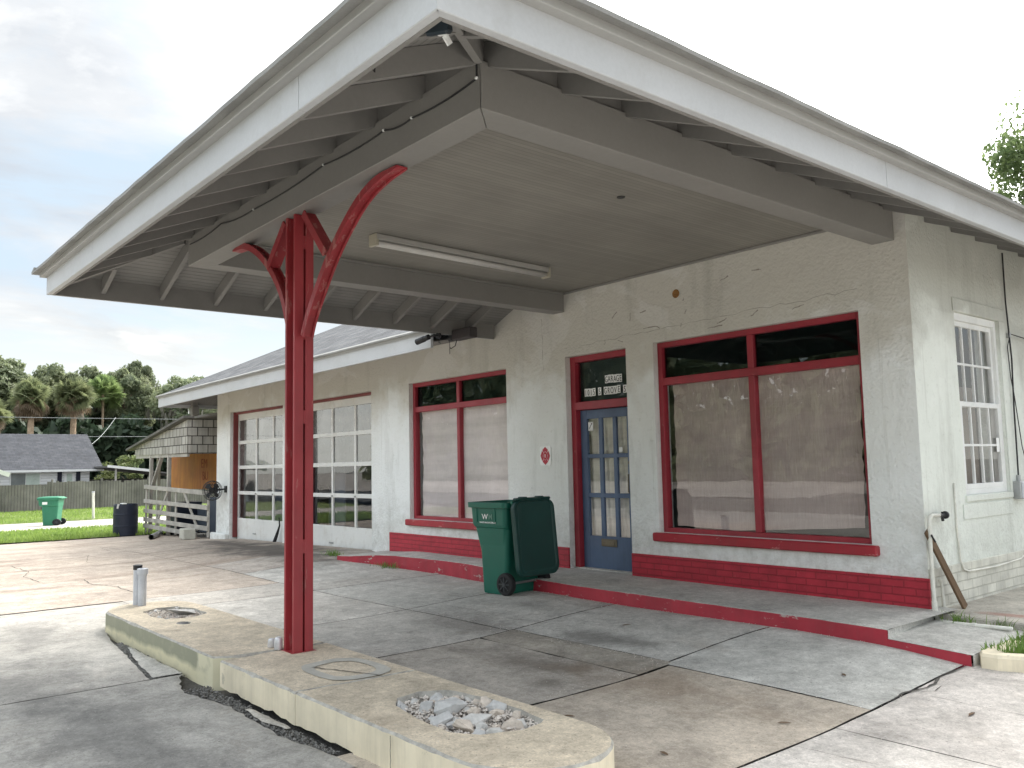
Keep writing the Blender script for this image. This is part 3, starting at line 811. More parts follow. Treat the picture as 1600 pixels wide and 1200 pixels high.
def tiles(g, s, x, z, w, h, gapw):
    out = []
    for ch in s:
        if ch == ' ': x += gapw; continue
        wid = w if ch not in '1' else w*.72
        dz = r.uniform(-.004, .004)
        g.box(x, x+wid-.0015, yl-.0012, yl, z+dz, z+h+dz); out.append((ch, x+wid/2, z+dz)); x += wid
    return out
L1 = tiles(g, 'GARAGE', -3.885, 2.452, .0475, .098, .03)
L2 = tiles(g, '1015 S GROVE ST', -4.245, 2.312, .056, .098, .043)
g.done('letter_tile', M['label'], fr)
gg = []
for (ch, cx, cz) in L1+L2:
    gg.append(text(ch, .105, cx, yl-.0022, cz+.012, M['ink'], fr, 'tmp', sx=.62, align='CENTER', ext=.0006))
def join(objs, name, mat, parent):
    bm = bmesh.new()
    for o in objs:
        bm.from_mesh(o.data); me0 = o.data
        bpy.data.objects.remove(o); bpy.data.meshes.remove(me0)
    me = bpy.data.meshes.new(name); bm.to_mesh(me); bm.free()
    return link_mesh(name, me, mat, parent)
join(gg, 'lettering', M['ink'], fr)

ya = y+.075; da, db = x0+.088, x1-.034; dz0, dz1 = ST+.008, 2.14
g = G()
cols = [(-4.235,-4.035),(-3.975,-3.795),(-3.735,-3.56)]; rows = [(.575,1.045),(1.10,1.535),(1.585,2.03)]
g.box(da, cols[0][0], ya, ya+.045, dz0, dz1, .003); g.box(cols[2][1], db, ya, ya+.045, dz0, dz1, .003)
g.box(cols[0][0], cols[2][1], ya, ya+.045, dz0, rows[0][0], .003); g.box(cols[0][0], cols[2][1], ya, ya+.045, rows[2][1], dz1, .003)
for i in (0, 1): g.box(cols[i][1], cols[i+1][0], ya+.004, ya+.041, rows[0][0], rows[2][1], .004)
for i in (0, 1): g.box(cols[0][0], cols[2][1], ya+.006, ya+.039, rows[i][1], rows[i+1][0], .004)
dr = g.done('door', M['blue'], B); dr['label'] = 'blue nine pane door'
g = G(); g.face([(cols[0][0],ya+.022,rows[0][0]),(cols[2][1],ya+.022,rows[0][0]),(cols[2][1],ya+.022,rows[2][1]),(cols[0][0],ya+.022,rows[2][1])]); g.done('pane', M['glass'], dr)
g = G(); g.grid(rangef(0,1,50), rangef(0,1,14), lambda u, v: (lerp(da+.05,db-.05,u), ya+.085+.012*math.sin(u*38+v*1.5)+.012*mnoise.noise(Vector((u*6,v*3,1))), lerp(.50+.05*mnoise.noise(Vector((u*5,0,0))),2.08,v)))
g.done('door_curtain', M['paper_door'], dr, smooth=True)
g = G(); g.box(-4.03,-3.77,ya-.012,ya-.001,.455,.545,.004); g.box(-3.995,-3.805,ya-.017,ya-.011,.475,.52,.002); g.done('mail_slot', M['brass'], dr)
g = G(); g.box(-3.53,-3.49,ya-.008,ya-.001,1.05,1.42,.003); g.tube([(-3.51,ya-.006,1.33),(-3.51,ya-.05,1.33),(-3.51,ya-.055,1.12),(-3.51,ya-.006,1.10)], .009); g.lathe((-3.51,ya-.02,1.47), [(.0,0),(.026,0),(.026,.02),(0,.02)], 14, 'Y'); g.done('handle', M['brass'], dr)
g = G(); g.box(-4.225,-4.14,ya+.017,ya+.0195,1.88,1.99); st = g.done('sticker', M['label'], dr)
g = G()
g.bar((-4.205,ya+.0165,1.905),(-4.165,ya+.0165,1.965),.001,.010,(1,0,0)); g.lathe((-4.166,ya+.0163,1.966),[(0,0),(.012,0),(.012,.0006),(0,.0006)],10,'Y')
g.done('door_sticker_mark', M['ink'], dr)
g = G(); g.box(-3.71,-3.655,ya+.017,ya+.0195,1.60,1.66); g.done('sticker', M['label'], dr)
g = G(); g.box(x0-.01, x1+.01, y-.02, y+.14, ST-.03, ST+.012, .003); g.done('threshold', M['sidewalk'], fr)

# ---- garage doors
def garage_door(op, x_m, label):
    x0, x1, z0, z1 = op; y = .17
    g = G()
    xs = [x0+.02, x_m[0], x_m[1], x1-.02]; rails = [(-.05,.425),(.945,1.02),(1.51,1.585),(2.065,2.14),(2.60,2.80)]
    for za, zb in rails: g.box(xs[0], xs[3], y, y+.045, za, zb, .003)
    for (za, zb) in zip([q[1] for q in rails], [q[0] for q in rails][1:]):
        g.box(xs[0], xs[0]+.055, y+.003, y+.042, za, zb, .003); g.box(xs[3]-.055, xs[3], y+.003, y+.042, za, zb, .003)
        for m in x_m: g.box(m-.03, m+.03, y+.003, y+.042, za, zb, .003)
    for zz in (1.265,): pass
    d = g.done('garage_door', M['door_white'], B); d['label'] = label
    g = G()
    for (za, zb) in zip([q[1] for q in rails], [q[0] for q in rails][1:]):
        cs = [xs[0]+.055, x_m[0]-.03, x_m[0]+.03, x_m[1]-.03, x_m[1]+.03, xs[3]-.055]
        for i in (0, 2, 4):
            t = r.uniform(-.004, .004)
            g.face([(cs[i],y+.022+t,za),(cs[i+1],y+.022-t,za),(cs[i+1],y+.022-t,zb),(cs[i],y+.022+t,zb)])
    g.done('pane', M['glass'], d, normals=False)
    g = G()
    for (za, zb) in ((1.585,2.065),(2.14,2.60)):
        for i in (0, 2, 4): g.box(cs[i], cs[i+1], y+.026, y+.030, za, zb)
    g.done('frosted_film', M['frosted'], d)
    g = G(); g.box(x0, x0+.05, y-.10, y-.003, .0, z1-.001, .003); g.box(x0+.05, x1, y-.06, y-.003, z1-.05, z1-.001, .003); g.done('door_trim', M['faded_red'], d)
    g = G(); g.bar((x_m[0]+.02,y-.004,.97),(x_m[0]+.02,y-.03,.97),.02,.03); g.bar((x_m[1]+.02,y-.004,.97),(x_m[1]+.02,y-.03,.97),.02,.03); g.box(x0+.9, x0+1.05, y-.012, y-.001, .10, .125); g.done('hinge', M['steel'], d)
    return d
garage_door(OP['gl'], (-14.37,-13.52), 'left garage door of white glazed panels')
garage_door(OP['gr'], (-10.95,-10.10), 'right garage door of white glazed panels')
# stored crates in the bays, plain grey blocks seen through the glass
g = G(); g.box(-15.1,-14.2,.9,1.6,.02,1.7,.02); g.box(-11.7,-11.25,.6,1.2,.02,2.3,.02); g.box(-13.4,-12.9,1.4,2.2,.02,1.1,.02); g.box(-10.6,-9.7,1.2,1.8,.02,.9,.02); g.done('stored_crates', M['slate'], B)
g = G(); g.tube([(-13.10,.12,.50),(-13.03,.10,.35),(-13.12,.09,.18),(-13.16,.05,.02),(-13.15,.03,-.01)], [.012,.016,.03,.038,.03], 8); tag(g.done('door_strap', M['rubber']), 'black rubber strap hanging by the left garage door to the ground', 'strap')

# ---- side sash window
y0, y1, z0, z1 = SW; x = -.055
g = G()
g.box(x-.06, x+.03, y0, y0+.05, z0, z1, .003); g.box(x-.06, x+.03, y1-.05, y1, z0, z1, .003); g.box(x-.06, x+.03, y0+.05, y1-.05, z1-.07, z1, .003); g.box(x-.06, x+.03, y0+.05, y1-.05, z0, z0+.05, .003)
zm = 1.955
def sash(g, xx, za, zb):
    a, b = y0+.05, y1-.05
    g.box(xx-.02, xx+.02, a, a+.045, za, zb, .003); g.box(xx-.02, xx+.02, b-.045, b, za, zb, .003)
    g.box(xx-.019, xx+.019, a+.045, b-.045, zb-.05, zb, .003); g.box(xx-.019, xx+.019, a+.045, b-.045, za, za+.05, .003)
    ww = (b-a-.09)/4
    for k in (1, 2, 3): g.box(xx-.012, xx+.012, a+.045+ww*k-.011, a+.045+ww*k+.011, za+.05, zb-.05)
    zc = (za+zb)/2; g.box(xx-.0115, xx+.0115, a+.045, b-.045, zc-.011, zc+.011)
sash(g, x-.02, zm-.02, z1-.07); sash(g, x+.012, z0+.05, zm+.03)
sw_ = g.done('window', M['white'], B); sw_['label'] = 'white sixteen pane sash window in the side wall'
g = G(); g.face([(x-.02,y0+.06,zm),(x-.02,y1-.06,zm),(x-.02,y1-.06,z1-.08),(x-.02,y0+.06,z1-.08)]); g.face([(x+.012,y0+.06,z0+.06),(x+.012,y1-.06,z0+.06),(x+.012,y1-.06,zm),(x+.012,y0+.06,zm)])
g.done('pane', M['glass'], sw_)
g = G(); g.grid(rangef(0,1,30), [0,.5,1], lambda u, v: (x-.16+.005*math.sin(u*30), lerp(y0,y1-.15,u), lerp(z0,zm+.2,v))); g.done('window_curtain', pmat('brown_curtain', (.15,.125,.10), .9, .3, 4, .2, 40), sw_, smooth=True)
g = G(); g.box(x+.026, x+.0275, 1.74, 1.81, 1.50, 1.64); g.done('sticker', M['label'], sw_)
g = G()
g.box(-.1, .022, y0-.03, y1+.03, z0-.06, z0-.001, .006)      # sill
g.box(.0005, .011, y0-.10, y1+.03, z0-.22, z0-.08, .004)      # apron
g.box(.0005, .012, y0-.03, y1+.15, z1+.002, z1+.13, .004)      # head
g.box(.0005, .011, y1+.005, y1+.15, z0-.001, z1+.001, .004)   # casing
g.done('sill', M['stucco_side'], sw_)
# ---- canopy: roof, boarding, rafters, fascias, beams, ceiling
RX = (EX+EW)/2; RH = (EX-EW)/2; RY = EF+RH          # ridge line
OV = .115                                            # shingle overhang past the fascia
def roofpoly(off, z_off, mat_y, mat_x, name, wave=0.0):
    """three planes of the hip; off = how far they run past the fascia line"""
    zr = deck(RX, RY)+z_off
    e = lambda d: 3.415 - SL*off + z_off
    ze = e(0)
    g = G()
    n = 60
    def edge(p, q):
        out = []
        for i in range(n+1):
            t = i/n; v = Vector(p).lerp(Vector(q), t)
            if wave: v.z += wave*mnoise.noise(Vector((v.x*1.3, v.y*1.3, 5)))
            out.append(v)
        return out
    x0, x1, y0 = EW-off, EX+off, EF-off
    E = edge((x0,y0,ze),(x1,y0,ze)); T = [Vector((lerp(RX-.001, RX+.001, i/n), RY, zr)) for i in range(n+1)]
    g.mi = 0
    b = g.bm
    def strip(A, Bv, mi):
        va = [b.verts.new(p) for p in A]; vb = [b.verts.new(p) for p in Bv]
        for i in range(len(A)-1):
            f = b.faces.new((va[i], va[i+1], vb[i+1], vb[i])); f.material_index = mi
    strip(E, T, 0)
    strip(edge((x1,y0,ze),(x1,BY1+.8,ze)), [Vector((RX, lerp(RY, BY1+.8, i/n), zr)) for i in range(n+1)], 1)
    strip(edge((x0,BY1+.8,ze),(x0,y0,ze)), [Vector((RX, lerp(BY1+.8, RY, i/n), zr)) for i in range(n+1)], 1)
    return g
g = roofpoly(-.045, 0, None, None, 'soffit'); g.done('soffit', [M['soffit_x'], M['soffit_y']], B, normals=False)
g = roofpoly(OV, .105, None, None, 'roof', .006)
rf = g.done('roof', [M['shingle'], M['shingle_side']], B, normals=False); rf['label'] = 'shingled hip roof over the canopy and shop'
# shingle butts showing along the eave: a slightly wavy 25 mm edge
def eave_edge(p, q, nrm, name, parent, mat, z0=-.022, z1=.002, depth=.10, wave=.006):
    p = Vector(p); q = Vector(q); nrm = Vector(nrm); L = (q-p).length; n = int(L/.09)
    g = G(); loops = []
    for i in range(n+1):
        v = p.lerp(q, i/n); w = wave*mnoise.noise(Vector((v.x*1.3, v.y*1.3, 5))); o = .006*mnoise.noise(Vector((v.x*4, v.y*4, 8)))
        a = v+nrm*o
        loops.append([(a.x,a.y,v.z+z0+w),(a.x,a.y,v.z+z1+w),(v.x-nrm.x*depth,v.y-nrm.y*depth,v.z+z1+w+.03),(v.x-nrm.x*depth,v.y-nrm.y*depth,v.z+z0+w+.02)])
    g.loft(loops); return g.done(name, mat, parent)
ze = 3.415 - SL*OV + .105
butt = pmat('shingle_butts', (.27,.27,.26), .9, .2, 3, .3, 90)
eave_edge((EW-OV,EF-OV,ze),(EX+OV,EF-OV,ze),(0,-1,0),'shingle_edge',B,butt)
eave_edge((EX+OV,EF-OV,ze),(EX+OV,BY1+.8,ze),(1,0,0),'shingle_edge',B,butt)
eave_edge((EW-OV,-.9,ze),(EW-OV,EF-OV,ze),(-1,0,0),'shingle_edge',B,butt)
# fascia boards: mitred runs of plank with visible butt joints, and the drip band above
def board(p, q, nrm, z0, z1, th, name, mat, bev=.004, dz0=0, dz1=0, cut=(0,0)):
    """plank from p to q, its outer face on the line, thickness inward; cut = how far the inner face is shortened at each end (mitres)"""
    p = Vector(p); q = Vector(q); nrm = Vector(nrm).normalized(); d = (q-p).normalized()
    loops = []
    for v, dz, c in ((p, dz0, cut[0]), (q, dz1, -cut[1])):
        i = v - nrm*th + d*c
        e = nrm*bev
        loops.append([(i.x,i.y,z0+dz),(v.x-e.x,v.y-e.y,z0+dz),(v.x,v.y,z0+dz+bev),(v.x,v.y,z1+dz-bev),(v.x-e.x,v.y-e.y,z1+dz),(i.x,i.y,z1+dz)])
    g = G(); g.loft(loops); return g.done(name, mat, B)
def fascia_run(pts, nrm, z0, z1, th, name, mat, mit0, mit1):
    for i in range(len(pts)-1):
        a, b = Vector(pts[i]), Vector(pts[i+1]); d = (b-a).normalized()
        if i > 0: a = a + d*.0025
        if i < len(pts)-2: b = b - d*.0025
        board(a, b, nrm, z0, z1, th, name, mat, cut=(th if (i == 0 and mit0) else 0, th if (i == len(pts)-2 and mit1) else 0))
fascia_run([(EX-.0015,EF,0),(-.36,EF,0),(-4.2,EF,0),(EW,EF,0)], (0,-1,0), ZF0, ZF1, .042, 'fascia', M['white_trim'], True, True)
fascia_run([(EX,EF,0),(EX,-2.05,0),(EX,2.6,0),(EX,BY1+.8,0)], (1,0,0), ZF0, ZF1, .042, 'fascia', M['white_trim'], True, False)
fascia_run([(EW,EF,0),(EW,-1.9,0),(EW,-.03,0)], (-1,0,0), ZF0, ZF1, .042, 'fascia', M['white_trim'], True, False)
o_ = .055
fascia_run([(EX+o_,EF-o_,0),(EW-o_,EF-o_,0)], (0,-1,0), ZF1-.012, ZF1+.058, .085, 'drip_band', M['trim_band'], True, True)
fascia_run([(EX+o_,EF-o_,0),(EX+o_,BY1+.8,0)], (1,0,0), ZF1-.012, ZF1+.058, .085, 'drip_band', M['trim_band'], True, False)
fascia_run([(EW-o_,EF-o_,0),(EW-o_,-.9,0)], (-1,0,0), ZF1-.012, ZF1+.058, .085, 'drip_band', M['trim_band'], True, False)
# inner face board behind the fascia (sub-fascia), seen from below
for bx_ in ((EW+.0425,EX-.0425,EF+.0425,EF+.064),(EX-.064,EX-.0425,EF+.065,BY1+.7),(EW+.0425,EW+.064,EF+.065,-.03)):
    g = G(); g.box(*bx_, ZF0-.004, ZF1+.012, .002); g.done('sub_fascia', M['rafter'], B)
def rafter(p, q, name='rafter'):
    """p at the eave, q up the slope; rides under the deck"""
    p = Vector(p); q = Vector(q); L = (q-p).length; h = .135
    g = G(); d = (q-p); d2 = Vector((d.x, d.y, 0)).normalized(); side = Vector((-d2.y, d2.x, 0))*.021
    zt = lambda v: deck(v.x, v.y) - .004
    a = [(p.x,p.y,zt(p)),(q.x,q.y,zt(q)),(q.x,q.y,zt(q)-h*1.05),(p.x,p.y,max(zt(p)-h*1.05, ZF0+.022))]
    g.prism([Vector(v)-side for v in a], side*2)
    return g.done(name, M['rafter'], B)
for i in range(11):
    x = .42 - .552*i
    e = min(1.3, EX-x-.03, x-EW-.03)
    if e > .12: rafter((x, EF+.0645, 0), (x, EF+e, 0))
for i in range(26):
    y = -5.20 + .56*i
    if y > BY1: break
    e = min(1.3 if y < 0 else .83, y-EF-.03)
    if e > .12: rafter((EX-.0645, y, 0), (EX-e, y, 0))
for i in range(10):
    y = -5.16 + .58*i
    e = min(1.3, y-EF-.03)
    if y < -.1: rafter((EW+.0645, y, 0), (EW+e, y, 0))
def hip(cx, cy, sx):
    rafter((cx-sx*.066, cy+.066, 0), (cx-sx*1.0, cy+1.0, 0), 'hip_rafter')
hip(EX, EF, 1); hip(EW, EF, -1)
# beams
BZ0, BZ1 = 3.412, 3.69
def beam(poly):
    g = G(); g.prism([(q[0],q[1],BZ0) for q in poly], (0,0,BZ1-BZ0))
    bmesh.ops.recalc_face_normals(g.bm, faces=g.bm.faces[:])
    bmesh.ops.bevel(g.bm, geom=g.bm.edges[:], offset=.004, segments=1, affect='EDGES', offset_type='OFFSET')
    return g.done('beam', M['beam'], B)
beam([(-4.628,-4.72),(-.107,-4.72),(-.315,-4.512),(-4.42,-4.512)])
beam([(-.105,-4.717),(-.105,-.002),(-.315,-.002),(-.315,-4.508)])
beam([(-4.63,-4.717),(-4.42,-4.508),(-4.42,-.002),(-4.63,-.002)])
g = G(); g.box(-4.60,-.14,-4.70,-4.54,BZ1+.001,3.95); g.box(-.29,-.14,-4.5,.1,BZ1+.001,3.95); g.box(-4.60,-4.45,-4.5,.1,BZ1+.001,3.95); g.done('beam_blocking', M['rafter'], B)
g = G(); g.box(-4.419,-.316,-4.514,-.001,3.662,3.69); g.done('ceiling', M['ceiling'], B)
g = G()
for a in ((-4.419,-.316,-4.514,-4.478),(-4.419,-.316,-.034,-.002)): g.box(*a, 3.635, 3.6615, .006)
for a in ((-4.419,-4.385,-4.477,-.035),(-.350,-.316,-4.477,-.035)): g.box(*a, 3.635, 3.6615, .006)
g.done('ceiling_moulding', M['beam'], B)
g = G(); g.lathe((-1.25,-2.35,3.655), [(.0,0),(.032,0),(.036,.006),(0,.006)], 16); g.done('ceiling_hole', M['black'], B)  # black disc stands in for the dark of a ceiling hole

# ---- the post with its curved braces
p = G()
def channel(g, y0, y1, open_neg):
    x0, x1 = -2.642, -2.478; t = .026
    za, zb = .138, BZ0-.002
    g.box(x0, x0+t, y0, y1, za, zb, .003); g.box(x1-t, x1, y0, y1, za, zb, .003)
    if open_neg: g.box(x0+t, x1-t, y1-.022, y1-.001, za, zb)
    else: g.box(x0+t, x1-t, y0+.001, y0+.022, za, zb)
channel(p, -4.664, -4.590, True); channel(p, -4.574, -4.508, False)
for z in (.9, 1.86, 2.5, 3.2): p.box(-2.64, -2.482, -4.5895, -4.5745, z-.05, z+.05)
p.box(-2.66, -2.46, -4.68, -4.49, .132, .142)
post = p.done('post', M['red_post'], B); post['label'] = 'red built-up post of two channels with chipped paint'
def bez(p0, p1, p2, n):
    p0, p1, p2 = Vector(p0), Vector(p1), Vector(p2)
    return [p0*(1-t)**2 + p1*2*t*(1-t) + p2*t*t for t in [i/n for i in range(n+1)]]
def strap(pts, w, th, name):
    loops = []
    n = len(pts)
    for i, q in enumerate(pts):
        d = (pts[min(i+1,n-1)]-pts[max(i-1,0)]).normalized(); nn = Vector((d.z, 0, -d.x))
        tk = min(1, .35+(n-1-i)/7); a = q-nn*th*tk/2; b = q+nn*th*tk/2; c = .004
        yc = -4.587
        loops.append([(a.x,yc-w/2+c,a.z),(b.x,yc-w/2+c,b.z),(lerp(a.x,b.x,.9),yc-w/2,lerp(a.z,b.z,.9)) if False else (b.x,yc+w/2-c,b.z),(a.x,yc+w/2-c,a.z)])
    g = G(); g.loft(loops)
    # raised ribs on both faces of the strap, like rolled section
    for s in (-1, 1):
        L2 = []
        for i, q in enumerate(pts):
            d = (pts[min(i+1,n-1)]-pts[max(i-1,0)]).normalized(); nn = Vector((d.z, 0, -d.x))
            tk = min(1, .25+(n-1-i)/7); a = q+nn*(th*tk/2+.0005); b = q+nn*(th*tk/2+.001+.021*tk)
            y = -4.587+s*(w/2-.012)
            L2.append([(a.x,y-.008,a.z),(b.x,y-.008,b.z),(b.x,y+.008,b.z),(a.x,y+.008,a.z)])
        g.loft(L2)
    return g.done(name, M['red_post'], post)
def smoothline(P, n=5):
    P = [Vector(q) for q in P]; Q = [P[0]*2-P[1]]+P+[P[-1]*2-P[-2]]; out = []
    for i in range(1, len(Q)-2):
        for k in range(n):
            t = k/n; a, b, c, d = Q[i-1], Q[i], Q[i+1], Q[i+2]
            out.append(.5*((2*b)+(c-a)*t+(2*a-5*b+4*c-d)*t*t+(3*b-a-3*c+d)*t**3))
    return out+[P[-1]]
strap(smoothline([(-2.44,0,2.47),(-2.37,0,2.60),(-2.22,0,2.79),(-2.03,0,3.0),(-1.81,0,3.18),(-1.59,0,3.315),(-1.36,0,3.385),(-1.10,0,3.395)]), .092, .030, 'curved_brace')
strap(smoothline([(-2.665,0,2.50),(-2.72,0,2.65),(-2.80,0,2.82),(-2.94,0,3.0),(-3.13,0,3.17),(-3.36,0,3.31),(-3.57,0,3.385),(-3.78,0,3.395)]), .092, .030, 'curved_brace')
def strut(a, b):
    g = G(); g.bar((a[0],-4.587,a[1]),(b[0],-4.587,b[1]),.10,.035,(0,0,1),.004); g.bar((a[0]+.012,-4.640,a[1]),(b[0]+.012,-4.640,b[1]),.012,.06,(0,0,1)); g.done('strut', M['red_post'], post)
strut((-2.40,3.395),(-2.06,3.02)); strut((-2.72,3.395),(-3.02,3.11))

# ---- garage wing eave and roof
def gz(x): return interp(x, [-17.1,-5.9], [0,.075])
gx0, gx1, gy = -17.12, -5.93, -1.04
g = G()
for (a, b) in ((gx0,-13.4),(-13.395,-9.3),(-9.295,gx1)):
    L = []
    for x in (a, b): L.append([(x,gy,2.985+gz(x)),(x,gy,3.205+gz(x)),(x,gy+.04,3.205+gz(x)),(x,gy+.04,2.985+gz(x))])
    g.loft(L)
g.box(gx0-.001, gx0+.04, gy+.041, BY1, 2.985, 3.205)
g.done('fascia', M['white_trim'], B)
g = G(); L = [[(x,gy-.03,3.19+gz(x)),(x,gy-.03,3.225+gz(x)),(x,gy+.04,3.235+gz(x)),(x,gy+.04,3.207+gz(x))] for x in (gx0-.03, gx1)]; g.loft(L); g.done('drip_band', M['trim_band'], B)
sg = .49; ry = 4.2; eo = .06
ze_ = 3.235
zr_ = ze_+sg*(ry-gy+eo)
A = (gx0-eo, gy-eo, ze_); Bp = (gx1, gy-eo, ze_+.075); Cc = (gx1, ry, zr_+.04); D = (gx0-eo+ry-gy+eo, ry, zr_)
g = G(); n = 24
g.grid(rangef(0,1,n), rangef(0,1,n), lambda u, v: Vector(A).lerp(Vector(Bp),u).lerp(Vector(D).lerp(Vector(Cc),u), v) + Vector((0,0,.006*mnoise.noise(Vector((u*20,v*9,0))))))
g.mi = 1
A2 = (gx0-eo, 9.5, ze_)
g.face([A, D, A2])
g.mi = 0
g.face([Cc, D, (D[0], ry+.01, zr_), (gx1, ry+.01, zr_)]); g.face([(gx1,ry+.01,zr_),(D[0],ry+.01,zr_),A2,(gx1,9.5,ze_)])
wr = g.done('roof', [M['shingle'], M['shingle_side']], B, normals=False); wr['label'] = 'grey shingled hip roof over the garage bays'
g = G(); L = [[(x,gy-eo,ze_-.02+gz(x)),(x,gy-eo,ze_+.003+gz(x)),(x,gy-eo+.1,ze_+.05+gz(x)),(x,gy-eo+.1,ze_+.02+gz(x))] for x in (gx0-eo, gx1)]; g.loft(L); g.done('shingle_edge', butt, B)
g = G(); g.grid(rangef(gx0+.04, gx1, 10), [gy+.04, .0], lambda x, y: (x, y, lerp(3.06+gz(x), 3.33, (y-gy)/1.04))); g.face([(gx0+.04,gy+.04,3.06),(-16.18,-.0,3.33),(-16.18,BY1,3.33),(gx0+.04,BY1,3.06)])
g.done('soffit', M['soffit_x'], B, normals=False)

# ================================================================== PUMP ISLAND
I = empty('pump_island', (-2.6,-4.7,0), 'long cracked concrete pump island with cream painted kerb face and rubble filled pits', 'concrete island')
IT = .14; IY0, IY1 = -5.135, -4.30
def jagline(pts, step, amp, seed):
    out = []
    for a, b in zip(pts, pts[1:]):
        n = max(1, int((Vector(b)-Vector(a)).length/step))
        for i in range(n): out.append(Vector(a).lerp(Vector(b), i/n))
    out.append(Vector(pts[-1]))
    for i, v in enumerate(out):
        v.x += amp*mnoise.noise(Vector((v.x*7, v.y*7, seed))); v.y += amp*mnoise.noise(Vector((v.x*7, v.y*7, seed+5)))
    return out
def segment(loop, holes, mats, z0f, label=None, top=IT):
    """loop: outline (xy) anticlockwise; face mats: 0 top, 1 side"""
    g = G(); b = g.bm
    n = len(loop); cx = sum(v.x for v in loop)/n; cy = sum(v.y for v in loop)/n
    def inset(v, i, d):
        t = (loop[(i+1)%n]-loop[i-1]).normalized(); nn = Vector((-t.y, t.x, 0)); return v + nn*d
    ch = lambda v: .010+.010*abs(mnoise.noise(Vector((v.x*13, v.y*13, 2))))+.018*max(0, mnoise.noise(Vector((v.x*5, v.y*5, 9)))-.15)
    bot = [b.verts.new((v.x, v.y, z0f(v))) for v in loop]
    mid = [b.verts.new((v.x, v.y, top-ch(v)*1.1)) for v in loop]
    ins = [inset(v, i, ch(v)) for i, v in enumerate(loop)]
    tp = [b.verts.new((v.x, v.y, top+.002*mnoise.noise(Vector((v.x*4,v.y*4,0))))) for v in ins]
    for i in range(n):
        j = (i+1)%n
        f = b.faces.new((bot[i],bot[j],mid[j],mid[i])); f.material_index = 1
        f = b.faces.new((mid[i],mid[j],tp[j],tp[i])); f.material_index = 2
    edges = [e for e in b.edges if e.verts[0] in tp and e.verts[1] in tp]
    for h in holes:
        hv = [b.verts.new((v.x, v.y, top)) for v in h]; hb = [b.verts.new((v.x+(sum(q.x for q in h)/len(h)-v.x)*.08, v.y+(sum(q.y for q in h)/len(h)-v.y)*.08, top-.13)) for v in h]
        m = len(hv)
        for i in range(m):
            edges.append(b.edges.new((hv[i], hv[(i+1)%m])))
            f = b.faces.new((hv[i], hv[(i+1)%m], hb[(i+1)%m], hb[i])); f.material_index = 2
        f = b.faces.new(hb); f.material_index = 3
    r_ = bmesh.ops.triangle_fill(b, use_beauty=True, use_dissolve=False, edges=edges)
    for f in r_['geom']:
        if isinstance(f, bmesh.types.BMFace): f.material_index = 0
    o = g.done('slab_segment', mats, I)
    if label: o['label'] = label
    return o
chip = pmat('chipped_aggregate', (.42,.40,.36), .95, .3, 14, .6, 50, .01)
mm = [M['island'], M['cream'], chip, M['dirt']]
mm_l = [M['island'], M['mossy'], chip, M['dirt']]
def arc(cx, cy, rx, ry, a0, a1, n): return [(cx+rx*math.cos(R(lerp(a0,a1,i/n))), cy+ry*math.sin(R(lerp(a0,a1,i/n))), 0) for i in range(n+1)]
ymid = (IY0+IY1)/2; hr = (IY1-IY0)/2
zb_l = lambda v: H(v.x, v.y)-.05+.02*mnoise.noise(Vector((v.x*6, v.y*6, 3)))
zb_r = lambda v: (H(v.x, v.y)+.004+.032*mnoise.noise(Vector((v.x*7, 2, 3)))) if (v.y < -5.0 and v.x < -.75) else H(v.x, v.y)-.06
pitL = [Vector((x, y, 0)) for x, y in ((-5.28,-4.88),(-4.95,-4.90),(-4.68,-4.84),(-4.62,-4.62),(-4.72,-4.46),(-5.1,-4.44),(-5.38,-4.52),(-5.42,-4.70))]
capL = [Vector(v) for v in arc(-4.37,-4.80,.085,.06,0,330,11)]
pitR = [Vector((x, y, 0)) for x, y in ((-.80,-4.86),(-.5,-4.90),(-.18,-4.92),(-.06,-4.84),(.04,-4.62),(-.02,-4.44),(-.3,-4.40),(-.6,-4.39),(-.86,-4.45),(-.95,-4.60),(-.92,-4.76))]
L = jagline([(-2.80,IY0,0),(-2.73,IY0+.12,0),(-2.70,-4.75,0),(-2.69,IY1,0)], .03, .02, 1)
backL = [(-2.75,IY1,0),(-5.5,IY1,0)]
loop = jagline([(-5.55,IY0,0),(-2.83,IY0,0)], .12, .006, 2) + L + [Vector(v) for v in ((-3.5,IY1,0),(-4.4,IY1,0),(-5.2,IY1,0))] + [Vector(v) for v in arc(-5.45,ymid,.48,hr,95,262,12)]
pitL = jagline(pitL+[pitL[0]], .05, .022, 31)[:-1]
pitR = jagline(pitR+[pitR[0]], .05, .022, 33)[:-1]
segment(loop, [pitL, capL], mm_l, zb_l, 'west end of the island with greenish kerb face')
Lr = jagline([(-2.655,IY1,0),(-2.66,-4.75,0),(-2.65,IY0+.14,0),(-2.66,IY0,0)], .03, .014, 6)
def crackline(x, seed, dx): return [v + Vector((dx,0,0)) for v in jagline([(x,IY0,0),(x+.05,IY1,0)], .05, .016, seed)]
c1 = crackline(-1.47, 11, -.003); c1b = crackline(-1.47, 11, .003)
c2 = crackline(-.385, 13, -.002); 
front = lambda a, b, s: jagline([(a,IY0,0),(b,IY0,0)], .06, .007, s)
segment(front(-2.655,-1.48,3) + c1 + [Vector((-2.0,IY1,0))] + Lr[:-1], [], mm, zb_r, 'middle of the island where the post stands')
loop = front(-1.46,.20,4) + [Vector(v) for v in arc(.16,ymid,.43,hr,-88,88,16)] + [Vector((x,IY1,0)) for x in (-.3,-.8,-1.2)] + list(reversed(c1b))
segment(loop, [pitR], mm, zb_r, 'rounded east end of the island with the rubble pit')
